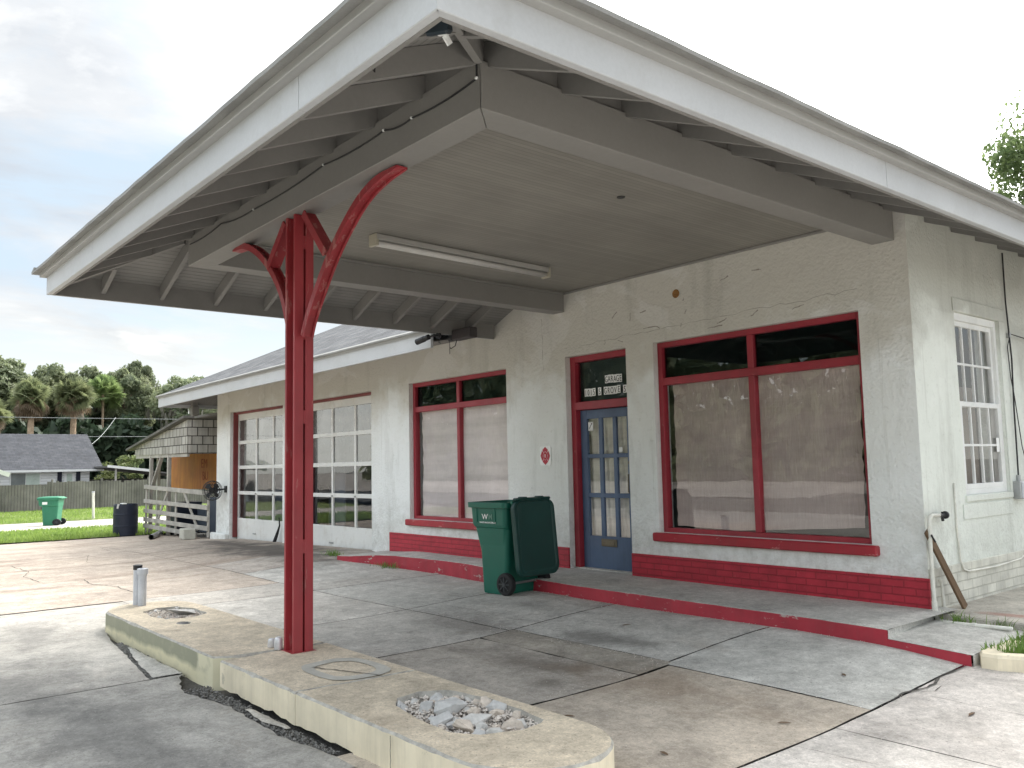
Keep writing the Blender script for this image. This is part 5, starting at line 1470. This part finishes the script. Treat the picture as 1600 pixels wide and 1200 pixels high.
# ================================================================== LEAN-TO AND YARD BEHIND
LT = empty('lean_to', (-20,.8,H(-20,.8)), 'weathered open lean-to with a cedar shake fascia beside the garage', 'lean-to')
g = G()
g.prism([(-18.06,-.03,1.93),(-18.06,-.03,2.77),(-22.3,-.03,2.19),(-22.3,-.03,1.97)], (0,.06,0))
g.box(-18.09,-18.03,.031,3.6,1.92,2.77)
g.box(-18.03,-16.24,3.0,3.06,1.92,2.77)
g.done('shake_fascia', M['shake'], LT)
g = G(); g.prism([(-17.98,-.16,2.81),(-17.98,-.16,2.87),(-22.75,-.16,2.17),(-22.75,-.16,2.11)], (0,4.0,0)); g.box(-17.975,-16.25,.10,3.84,2.80,2.86); g.done('roof', pmat('old_roofing',(.13,.125,.115),.9,.3,3,.3,40), LT)
def post_(x, y, z1, w=.09, name='post'):
    g = G(); g.box(x-w/2,x+w/2,y-w/2,y+w/2,H(x,y)-.05,z1,.006); return g.done(name, M['wood_grey'], LT)
for x, y in ((-20.98,.02),(-19.52,.02),(-22.2,.6),(-22.2,3.5),(-20.6,3.5),(-18.1,3.5),(-18.10,1.0)): post_(x, y, 1.95 if x > -22 else 2.0)
g = G(); g.bar((-20.10,.03,1.93),(-20.86,.03,1.12),.05,.09,(0,1,0)); g.done('brace', M['wood_grey'], LT)
for y in (.02, 3.5):
    g = G(); g.bar((-22.3,y,1.93),(-18.1,y,1.90),.05,.10); g.done('header', M['wood_grey'], LT)
g = G(); g.box(-17.05,-16.85,-.34,-.18,2.83,3.02,.01); g.box(-17.02,-16.88,-.32,-.2,2.79,3.30,.004); g.done('eave_post', M['rafter'], B)
# railing
t = empty('gate', (-18.6,-.14,H(-18.6,0)), 'pale five bar timber rail gate across the front of the lean-to', 'gate')
for (za, zb, x1) in ((1.12,1.0,-16.30),(.74,.67,-16.30),(.48,.41,-16.30),(.25,.19,-16.30),(.08,.02,-17.0)):
    g = G(); g.bar((-20.98,-.15,za-.03),(x1,-.15,zb-.03),.035,.105,(0,0,1),.004); g.done('rail', M['wood_grey'], t)
for (a, b) in (((-20.90,1.15),(-20.90,-.17)),((-18.55,1.05),(-18.55,-.08)),((-16.36,1.02),(-16.36,-.05))):
    g = G(); g.bar((a[0],-.115,a[1]),(b[0],-.115,b[1]),.03,.10,(1,0,0),.003); g.done('stile', M['wood_grey'], t)
for (a, b) in (((-19.12,1.05),(-20.1,.05)),((-18.0,1.0),(-17.0,.1))):
    g = G(); g.bar((a[0],-.118,a[1]),(b[0],-.118,b[1]),.028,.085,(1,0,0),.003); g.done('brace', M['wood_grey'], t)
# orange board and things kept behind the rails
t = empty('sign_board', (-21.2,1.3,1.4), 'faded orange painted sign board with worn red letters inside the lean-to', 'sign board')
g = G(); g.box(-23.3,-17.6,1.30,1.34,.98,1.99,.004); g.done('board', M['orange'], t)
cu = []
def otext(s, size, x, z):
    o = text(s, size, x, 1.295, z, M['orange_ink'], t, 'lettering', sx=1.1)
otext('EM', .36, -20.75, 1.58); otext('BU', .34, -20.65, 1.24)
for x in (-21.55, -20.9, -19.65): 
    pass
g = G(); g.box(-19.2,-16.6,.95,1.02,-.12,.80,.01); g.box(-19.9,-19.25,.9,1.2,-.15,.5,.02); tag(g.done('panel', M['slate']), 'grey blue sheet panel standing behind the timber rails', 'panel')
g = G(); L_ = [rrect(-17.1,-16.55,.35,.8,z,.08) for z in (-.06,)]; L_ += [rrect(-17.12-.02,-16.52,.33,.82,.25,.12), rrect(-17.05,-16.6,.4,.76,.52,.1), rrect(-16.9,-16.75,.5,.66,.58,.05)]; g.loft(L_); tag(g.done('rubbish_sack', M['black'], smooth=True), 'black plastic sack on the ground behind the rails near the garage corner', 'sack')
g = G(); L_ = [rrect(-20.6,-19.95,.4,1.0,z,.06) for z in (-.16,)]; L_ += [rrect(-20.65,-19.9,.35,1.05,.62,.06), rrect(-20.66,-19.89,.34,1.06,.66,.05)]; g.loft(L_); tag(g.done('storage_tub', M['navy']), 'dark navy tub behind the left end of the timber rails', 'tub')

# ================================================================== NEIGHBOURING HOUSES
GZ = -.4
Hs = empty('house', (-60,3,GZ), 'white house with a charcoal roof behind the wooden fence', 'house')
g = G(); g.box(-66,-58,-8,7.5,GZ-.1,1.78); g.prism([(-66,7.495,1.75),(-58,7.495,1.75),(-62,7.495,3.9)], (0,-.1,0)); g.done('wall', M['house_white'], Hs)
g = G()
for s in (1, -1):
    xe = -62+s*4.5
    g.prism([(xe,-9,1.72),(-62,-9,4.18),(-62,8.25,4.18),(xe,8.25,1.72)], (0,0,.09))
g.done('roof', M['dark_shingle'], Hs)
g = G(); g.box(-57.56,-57.48,-9,8.25,1.66,1.80); 
g.done('roof_trim', M['white'], Hs)
def hwin(y0, y1, z0, z1, mat, fr=.08, name='window', split=None):
    g = G(); g.box(-57.99,-57.95,y0-fr,y1+fr,z0-fr,z1+fr); w = g.done(name, M['white'], Hs)
    if split:
        g = G(); g.box(-57.948,-57.94,y0,split,z0,z1); g.done('pane', M['pane_dark'], w); g = G(); g.box(-57.948,-57.94,split+.03,y1,z0,z1); g.done('pane', M['pane_pale'], w)
    else:
        g = G(); g.box(-57.948,-57.94,y0,y1,z0,z1); g.done('pane', mat, w)
hwin(2.95, 4.55, .2, 1.58, None, .07, split=3.75)
hwin(6.12, 6.45, .9, 1.52, M['pane_pale'], .16)
for a in (5.58, 6.68):
    g = G(); g.box(-57.99,-57.93,a,a+.25,.5,1.66); g.done('shutter', M['shutter'], Hs)
H2 = empty('house', (-50,-5,GZ), 'pale blue house corner with a white raking eave at the far left edge', 'house')
g = G(); g.box(-52,-46,-13,-.35,GZ-.1,1.55); g.prism([(-46.001,-.35,1.5),(-46.001,-13,1.5),(-46.001,-6.65,4.2)], (-.1,0,0)); g.done('wall', M['house_blue'], H2)
g = G()
for s in (1,-1):
    g.prism([(-45.4,-6.65,4.35),(-45.4,-6.65+s*7.35,1.52),(-52.6,-6.65+s*7.35,1.52),(-52.6,-6.65,4.35)], (0,0,.10))
g.done('roof', M['dark_shingle'], H2)
g = G()
for s in (1,-1): g.bar((-45.38,-6.65,4.36),(-45.38,-6.65+s*7.4,1.50),.05,.22)
g.done('rake_board', M['white'], H2)
# carport, shed, bush
t = empty('carport', (-58,10,GZ), 'low dark flat roofed carport between the white house and the bush', 'carport')
g = G(); g.prism([(-60,7.7,1.86),(-60,13.6,1.12),(-60,13.6,1.22),(-60,7.7,1.96)], (5.4,0,0)); g.done('roof', pmat('carport_roof',(.12,.115,.11),.8,.2,2,.1), t)
g = G(); g.bar((-54.58,7.7,1.95),(-54.58,10.4,1.61),.05,.16); g.done('edge_trim', M['white'], t)
for y in (8.2, 10.7, 13.2):
    g = G(); g.box(-54.8,-54.7,y,y+.1,GZ,1.9-(y-7.7)*.125); g.done('post', M['wood_grey'], t)
g = G(); g.box(-60,-59.9,7.6,13.5,GZ,1.1); g.done('back_wall', M['interior'], t)
t = empty('shed', (-54,15,GZ), 'small white gabled shed beyond the fence behind the lean-to', 'shed')
g = G(); g.box(-56,-53,13.6,17.6,GZ,1.75); g.prism([(-53.01,13.6,1.7),(-53.01,17.6,1.7),(-53.01,15.6,2.6)], (-2.9,0,0)); g.done('wall', M['house_white'], t)
g = G()
for s in (1,-1): g.prism([(-52.7,15.6,2.72),(-52.7,15.6+s*2.4,1.62),(-56.3,15.6+s*2.4,1.62),(-56.3,15.6,2.72)], (0,0,.08))
g.done('roof', pmat('tan_roof',(.42,.36,.27),.9,.2,2,.2), t)
# fence: boards of uneven height
t = empty('wooden_fence', (-47,8,GZ), 'weathered grey wooden board fence across the back of the lawn', 'fence')
rr = random.Random(31)
def picket_panel(ya, yb):
    g = G(); y = ya
    while y < yb-.05:
        w = .135; h = 1.10+rr.gauss(0,.018)-(.14 if y < 2.7 else 0); x = -47+rr.gauss(0,.006)
        if rr.random() < .03: h -= .12
        g.box(x-.01, x+.012, y, min(y+w-.006, yb), GZ-.02+rr.uniform(0,.03), h); y += w
    g.box(-47.06,-47.012,ya,yb,.9,.98); g.box(-47.06,-47.012,ya,yb,-.1,-.02)
    g.done('board_panel', M['fence'], t)
yy = .55
while yy < 24:
    picket_panel(yy+.05, yy+2.4); g = G(); g.box(-47.06,-46.96,yy-.05,yy+.045,GZ-.05,1.24,.01); g.done('post', M['fence'], t); yy += 2.45

# ================================================================== TREES
def leafcloud(seed, n_cl, rad, hz, per, size, squash=.8, hang=0.0, floor=-.9):
    rr = random.Random(seed); V = []; F = []
    for c in range(n_cl):
        while True:
            d = Vector((rr.gauss(0,1), rr.gauss(0,1), rr.gauss(0,1)))
            d.normalize(); d *= rr.uniform(.35, 1.0)**.6
            if d.z > floor: break
        cc = Vector((d.x*rad, d.y*rad, d.z*hz)); cr = rad*rr.uniform(.20,.38)
        for k in range(int(per*rr.uniform(.6,1.3))):
            q = Vector((rr.gauss(0,1), rr.gauss(0,1), rr.gauss(0,1))); q.normalize(); q *= cr*rr.random()**.35; q.z *= squash
            p = cc+q
            nrm = (q.normalized()+Vector((rr.gauss(0,.7), rr.gauss(0,.7), rr.gauss(0,.7)+.3))).normalized()
            a = nrm.cross(Vector((rr.gauss(0,1), rr.gauss(0,1), rr.gauss(0,1)))); a.normalize(); b = nrm.cross(a)
            s = size*rr.uniform(.5,1.2); w = s*rr.uniform(.35,.6)
            i = len(V); V += [p-a*s, p-b*w+nrm*s*.12, p+a*s, p+b*w+nrm*s*.12]; F.append((i,i+1,i+2,i+3))
    me = bpy.data.meshes.new('crown'); me.from_pydata([tuple(v) for v in V], [], F); return me
def strands(seed, n, rad, hz, lmin, lmax, w):
    rr = random.Random(seed); V = []; F = []
    for c in range(n):
        d = Vector((rr.gauss(0,1), rr.gauss(0,1), rr.gauss(0,.5))); d.normalize(); d *= rr.uniform(.6,1.0)
        p = Vector((d.x*rad, d.y*rad, d.z*hz*.8)); L = rr.uniform(lmin,lmax)
        for k in range(5):
            o_ = Vector((rr.gauss(0,.16), rr.gauss(0,.16), rr.gauss(0,.1))); a = rr.uniform(0,3.14); dx, dy = math.cos(a)*w*rr.uniform(.5,1.2), math.sin(a)*w
            q = p+o_; l = L*rr.uniform(.5,1.1); i = len(V)
            V += [q+Vector((-dx,-dy,0)), q+Vector((dx,dy,0)), q+Vector((dx*.8+rr.gauss(0,.05),dy*.8,-l*.6)), q+Vector((0,0,-l)), q+Vector((-dx*.8,-dy*.8,-l*.55))]; F.append((i,i+1,i+2,i+3,i+4))
    me = bpy.data.meshes.new('hanging_moss'); me.from_pydata([tuple(v) for v in V], [], F); return me
crowns = [leafcloud(s, 40, 1.0, .95, 260, .085) for s in (1, 2, 3, 4)]
mossy_ = [strands(s, 60, .92, .8, .25, .7, .03) for s in (8, 9)]
trunk_me = []
for s in (1, 2):
    rr = random.Random(s); g = G()
    g.tube([(0,0,-.3),(.1,0,1.5),(.0,.1,3.2),(.1,.1,5.5)], [.42,.32,.26,.12], 9)
    for k in range(5):
        a = 6.28*k/5+rr.uniform(-.4,.4); z = rr.uniform(2.6,4.2); g.tube([(.05,.05,z),(math.cos(a)*1.2,math.sin(a)*1.2,z+1.2),(math.cos(a)*2.3,math.sin(a)*2.3,z+1.9)], [.14,.09,.04], 6)
    bmesh.ops.recalc_face_normals(g.bm, faces=g.bm.faces[:])
    m = bpy.data.meshes.new('trunk'); g.bm.to_mesh(m); g.bm.free(); trunk_me.append(m)
def inst(name, me, mat, parent, loc, scale, rz=0):
    if not me.materials: me.materials.append(mat)
    o = bpy.data.objects.new(name, me); C.objects.link(o); o.parent = parent; o.location = loc; o.scale = scale; o.rotation_euler = (0,0,rz)
    if me.materials[0] != mat:
        o.material_slots[0].link = 'OBJECT'; o.material_slots[0].material = mat
    return o
def tree(x, y, top, r_, hz, label, ci, mat, moss=None, group='trees behind the white house', kind='tree'):
    t = empty('broadleaf_tree', (x,y,GZ), label, kind, group)
    zc = top-GZ-hz
    ts = max(.5, (zc+hz*.3)/5.5)
    inst('crown', crowns[ci], mat, t, (0,0,zc), (r_,r_,hz), ci*1.7+x)
    inst('trunk', trunk_me[ci % 2], M['bark'], t, (0,0,0), (r_*.32,r_*.32,ts), y)
    if moss is not None: inst('hanging_moss', mossy_[moss], M['moss'], t, (0,0,zc-.2), (r_,r_,hz), x)
    return t
TL = [(-88,6.3,12.5,3.4,3.6,0,'tall tree at the far left edge of the tree line'),
      (-92,9.6,11.8,2.9,3.6,1,'broad tree in the tree line above the left palm'),
      (-90,12.3,12.2,2.7,3.4,2,'tree with a rounded top between the two fan palms'),
      (-94,15.6,12.2,3.0,3.7,3,'tree in the tree line just right of the middle palm'),
      (-90,18.3,12.3,2.4,3.2,1,'tree with a feathery top above the light frond palm'),
      (-93,20.6,13.3,2.0,3.4,0,'narrow tree rising highest over the tree line'),
      (-86,23.4,11.4,3.0,3.3,2,'tree with hanging grey moss above the carport'),
      (-80,25.2,9.9,2.7,3.0,3,'moss hung tree next to the garage eave'),
      (-76,27.5,8.3,3.0,3.0,1,'moss hung tree seen in the gap over the lean-to'),
      (-88,1.5,12.0,3.6,3.6,2,None),(-90,29,12,3.4,3.6,0,None),(-92,34,12,3.4,3.6,1,None)]
for i, (x, y, top, r_, hz, ci, lb) in enumerate(TL):
    if lb is None: continue
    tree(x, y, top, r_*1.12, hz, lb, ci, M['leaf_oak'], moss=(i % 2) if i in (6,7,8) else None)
# lower, darker growth under and behind the trees reads as one mass
def thicket(name, boxes, n, size, mat, seed):
    rr = random.Random(seed); V = []; F = []
    for k in range(n):
        (x0,x1,y0,y1,z0,z1) = rr.choice(boxes)
        p = Vector((rr.uniform(x0,x1), rr.uniform(y0,y1), z0+(z1-z0)*rr.random()**.8))
        lump = mnoise.noise(Vector((p.y*.35, p.z*.1, seed)))
        if p.z > z1*(.78+.4*lump): continue
        nrm = Vector((rr.gauss(0,1), rr.gauss(0,1), rr.gauss(0,1))).normalized(); a = nrm.cross(Vector((rr.gauss(0,1),rr.gauss(0,1),rr.gauss(0,1)))).normalized(); b = nrm.cross(a); s = size*rr.uniform(.5,1.2)
        i = len(V); V += [tuple(p-a*s), tuple(p-b*s*.5), tuple(p+a*s), tuple(p+b*s*.5)]; F.append((i,i+1,i+2,i+3))
    me = bpy.data.meshes.new(name); me.from_pydata(V, [], F); return tag(link_mesh(name, me, mat), kind='stuff')
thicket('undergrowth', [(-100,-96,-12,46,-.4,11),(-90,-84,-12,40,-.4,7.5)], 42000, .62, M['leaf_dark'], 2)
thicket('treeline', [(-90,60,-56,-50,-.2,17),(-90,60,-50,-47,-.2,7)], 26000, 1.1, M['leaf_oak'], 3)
# palms
def fan_palm(x, y, zc, r_, label, seed, trunk_r=.24, dead=.42, leafmat=None):
    rr = random.Random(seed)
    t = empty('palm_tree', (x,y,GZ), label, 'palm', 'palms behind the white house')
    g = G(); zz = zc-GZ
    g.tube([(x,y,GZ-.3),(x+.05,y,GZ+zz*.4),(x,y+.05,GZ+zz*.8),(x,y,zc)], [trunk_r*1.2,trunk_r,trunk_r*.95,trunk_r*1.3], 10); g.done('trunk', M['palm_trunk'], t)
    def fans(elev, n, rmin, rmax, droop, mat, name):
        V = []; F = []
        for k in range(n):
            az = rr.uniform(0,6.283); el = R(rr.uniform(*elev)); L = r_*rr.uniform(rmin,rmax)
            d = Vector((math.cos(az)*math.cos(el), math.sin(az)*math.cos(el), math.sin(el)))
            base = Vector((x,y,zc))+d*L*.45; side = d.cross(Vector((0,0,1))).normalized(); up = side.cross(d); rl = rr.uniform(-1.1,1.1)
            side, up = side*math.cos(rl)+up*math.sin(rl), up*math.cos(rl)-side*math.sin(rl)
            nb = 15
            for j in range(nb):
                a = R(lerp(-78,78,j/(nb-1))); dd = (d*math.cos(a)+side*math.sin(a)+up*.12*math.cos(a*2)).normalized(); l = L*.58*(1-.15*abs(math.sin(a)))
                w = L*.036; tip = base+dd*l+Vector((0,0,-droop*l)); mid = base+dd*l*.6
                sd = dd.cross(up).normalized()*w; i = len(V)
                V += [tuple(base), tuple(mid-sd), tuple(tip), tuple(mid+sd)]; F.append((i,i+1,i+2,i+3))
            i = len(V); V += [tuple(Vector((x,y,zc))-side*.03), tuple(base-side*.02), tuple(base+side*.02), tuple(Vector((x,y,zc))+side*.03)]; F.append((i,i+1,i+2,i+3))
        me = bpy.data.meshes.new(name); me.from_pydata(V, [], F); link_mesh(name, me, mat, t)
    fans((-35,88), 110, .6, 1.04, .14, leafmat or M['palm_leaf'], 'frond_crown')
    if dead: fans((-80,-25), int(46*dead/.42), .55, .98, .3, M['palm_dead'], 'dead_frond_skirt')
fan_palm(-75, 10.25, 7.9, 1.95, 'fan palm with a tan trunk rising behind the middle of the dark roof', 1)
fan_palm(-74, 6.9, 7.7, 1.9, 'fan palm with a full skirt of brown dead fronds at the left', 2, dead=.8)
fan_palm(-77, 4.4, 6.6, 1.9, 'fan palm cut by the left edge of the picture', 5, dead=.7)
fan_palm(-87, 15.6, 9.3, 2.3, 'light green palm without a skirt among the dark trees', 3, trunk_r=.12, dead=0, leafmat=M['leaf_pale'])
# bush by the carport, tree behind the building
t = empty('bush', (-63,11.3,GZ), 'sunlit olive green bush behind the low carport', 'bush')
inst('foliage', leafcloud(31, 26, 1.0, 1.0, 120, .10), M['leaf_bush'], t, (0,0,1.5), (1.75,1.75,1.6), 0)
inst('stem', trunk_me[0], M['bark'], t, (0,0,0), (.25,.25,.3), 0)
t = empty('broadleaf_tree', (-6.0,30,GZ), 'tree with glare-paled leaves showing over the roof at the upper right edge', 'tree')
inst('crown', leafcloud(41, 70, 1.0, 1.0, 420, .03), M['leaf_pale'], t, (0,0,11.7), (3.9,3.9,4.8), .4)  # sky glare put into the crown as a pale leaf colour
inst('trunk', trunk_me[1], M['bark'], t, (0,0,0), (1,1,2.0), 0)
# wires
def wire(name, pts, r_, label):
    g = G(); g.tube(pts, r_, 6); tag(g.done(name, M['wire']), label, 'wire')
def hang(a, b, sag, n=24): return [(lerp(a[0],b[0],i/n), lerp(a[1],b[1],i/n), lerp(a[2],b[2],i/n)-sag*4*(i/n)*(1-i/n)) for i in range(n+1)]
wire('power_line', hang((-66,-25,5.9),(-66,45,6.3),.45), .022, 'upper grey wire crossing in front of the dark trees')
wire('power_line', hang((-66,-25,4.45),(-66,45,4.8),.35), .022, 'lower grey wire crossing just above the dark roof ridge')
wire('service_drop', hang((-66,11.2,5.75),(-62,8.2,3.3),.25), .02, 'pale wire curving down from the upper line to the dark roof')
g = G(); g.tube([(-66,45,-.4),(-66,45,7.5)], [.16,.11], 10); g.tube([(-66,-25,-.4),(-66,-25,7.5)], [.16,.11], 10)
g.bm.free()

# ================================================================== LIGHT, SKY, CAMERA
SUN_AZ, SUN_EL = -18.0, 44.0        # degrees from +Y towards +X, and above the horizon
sd = Vector((math.sin(R(SUN_AZ))*math.cos(R(SUN_EL)), math.cos(R(SUN_AZ))*math.cos(R(SUN_EL)), math.sin(R(SUN_EL))))
su = bpy.data.lights.new('sun', 'SUN'); su.energy = 2.0; su.angle = R(40); su.color = (1.0,.93,.82)
so = bpy.data.objects.new('sun', su); C.objects.link(so); so.rotation_euler = sd.to_track_quat('Z','Y').to_euler(); so.location = (0,20,30)
w = bpy.data.worlds.new('World'); bpy.context.scene.world = w; w.use_nodes = True
nt = w.node_tree; bg = nt.nodes['Background']
def wn(t, **p):
    k = nt.nodes.new(t)
    for a, v in p.items(): setattr(k, a, v)
    return k
sky = wn('ShaderNodeTexSky', sky_type='NISHITA'); sky.sun_disc = False; sky.sun_elevation = R(SUN_EL); sky.sun_rotation = R(SUN_AZ); sky.dust_density = 2.0
tc = wn('ShaderNodeTexCoord'); sp = wn('ShaderNodeSeparateXYZ'); nt.links.new(tc.outputs['Generated'], sp.inputs[0])
def wm(op, a, b=None):
    k = wn('ShaderNodeMath', operation=op)
    for i, v in enumerate((a, b)):
        if v is None: continue
        if isinstance(v, bpy.types.NodeSocket): nt.links.new(v, k.inputs[i])
        else: k.inputs[i].default_value = v
    return k.outputs[0]
def wr_(v, a, b, c, d):
    k = wn('ShaderNodeMapRange'); nt.links.new(v, k.inputs[0])
    for i, q in enumerate((a, b, c, d)): k.inputs[i+1].default_value = q
    return k.outputs[0]
def wmix(f, a, b):
    k = wn('ShaderNodeMix', data_type='RGBA')
    for i, v in ((0,f),(6,a),(7,b)):
        if isinstance(v, bpy.types.NodeSocket): nt.links.new(v, k.inputs[i])
        else: k.inputs[i].default_value = v
    return k.outputs[2]
den = wm('ADD', wm('MAXIMUM', sp.outputs[2], 0.0), .22)
cv = wn('ShaderNodeCombineXYZ'); nt.links.new(wm('DIVIDE', sp.outputs[0], den), cv.inputs[0]); nt.links.new(wm('DIVIDE', sp.outputs[1], den), cv.inputs[1])
def wnoise(scale, detail, rough, loc=(0,0,0), st=(1,1,1), rot=(0,0,0), dist=.4):
    mp = wn('ShaderNodeMapping'); nt.links.new(cv.outputs[0], mp.inputs[0]); mp.inputs[1].default_value = loc; mp.inputs[2].default_value = rot; mp.inputs[3].default_value = st
    k = wn('ShaderNodeTexNoise'); nt.links.new(mp.outputs[0], k.inputs['Vector']); k.inputs['Scale'].default_value = scale; k.inputs['Detail'].default_value = detail; k.inputs['Roughness'].default_value = rough; k.inputs['Distortion'].default_value = dist
    return k.outputs[0]
n1 = wnoise(2.0, 9, .58, (3.1,1.2,0), (1,.62,1), (0,0,.5))
n2 = wnoise(3.4, 8, .6, (7,2,1), (1,.55,1), (0,0,.5))
dot = wn('ShaderNodeVectorMath', operation='DOT_PRODUCT'); nt.links.new(tc.outputs['Generated'], dot.inputs[0]); dot.inputs[1].default_value = sd
glow = wm('POWER', wr_(dot.outputs['Value'], .60, 1.0, 0, 1), 2.3)
CL = 10.0      # Background strength is 0.1
gapc = wmix(.88, sky.outputs[0], (.41*CL,.49*CL,.56*CL,1))
grey_ = wmix(wr_(n2, .35, .65, 0, 1), (.38*CL,.405*CL,.44*CL,1), (.52*CL,.535*CL,.55*CL,1))
cloud = wmix(wr_(n1, .55, .68, 0, 1), grey_, (.70*CL,.70*CL,.69*CL,1))
c = wmix(wr_(n1, .40, .54, 0, 1), gapc, cloud)
hz_ = wr_(sp.outputs[2], .02, .20, .85, 0)
c = wmix(hz_, c, (.70*CL,.70*CL,.64*CL,1))
add = wn('ShaderNodeMix', data_type='RGBA', blend_type='ADD'); add.inputs[0].default_value = 1.0
nt.links.new(c, add.inputs[6])
gl = wn('ShaderNodeVectorMath', operation='SCALE'); gl.inputs[0].default_value = (1.0,.985,.94); nt.links.new(wm('MULTIPLY', wm('MULTIPLY', glow, wr_(n1, .35, .7, .55, 1.3)), 7.0*CL), gl.inputs[3])
nt.links.new(gl.outputs[0], add.inputs[7])
rear_boost = wn('ShaderNodeVectorMath', operation='SCALE'); nt.links.new(add.outputs[2], rear_boost.inputs[0])
nt.links.new(wr_(sp.outputs[1], .05, -.75, 1.0, 2.1), rear_boost.inputs[3])     # unseen sky behind the camera, brightened to light the facade
nt.links.new(rear_boost.outputs[0], bg.inputs[0]); bg.inputs[1].default_value = .1

cam = bpy.data.cameras.new('camera'); co = bpy.data.objects.new('camera', cam); C.objects.link(co)
cam.sensor_width = 36; cam.lens = 1332.015/1600*36; cam.clip_end = 2000; cam.clip_start = .05
rt = Vector((.64218487,.76626524,-.02088489)); up = Vector((.08610912,-.04503914,.99526715)); fw = Vector((-.76169798,.64094388,.09490588))
m = Matrix((( rt.x,up.x,-fw.x,3.4197),(rt.y,up.y,-fw.y,-7.5019),(rt.z,up.z,-fw.z,1.4665),(0,0,0,1)))
co.matrix_world = m
sc = bpy.context.scene; sc.camera = co
sc.render.resolution_x = 1024; sc.render.resolution_y = 768
sc.view_settings.view_transform = 'Standard'; sc.view_settings.look = 'None'; sc.view_settings.gamma = 1; sc.view_settings.use_curve_mapping = False
sc.view_settings.exposure = 0.86
sc.cycles.max_bounces = 8; sc.cycles.diffuse_bounces = 4; sc.cycles.transparent_max_bounces = 12
sc.cycles.use_denoising = True
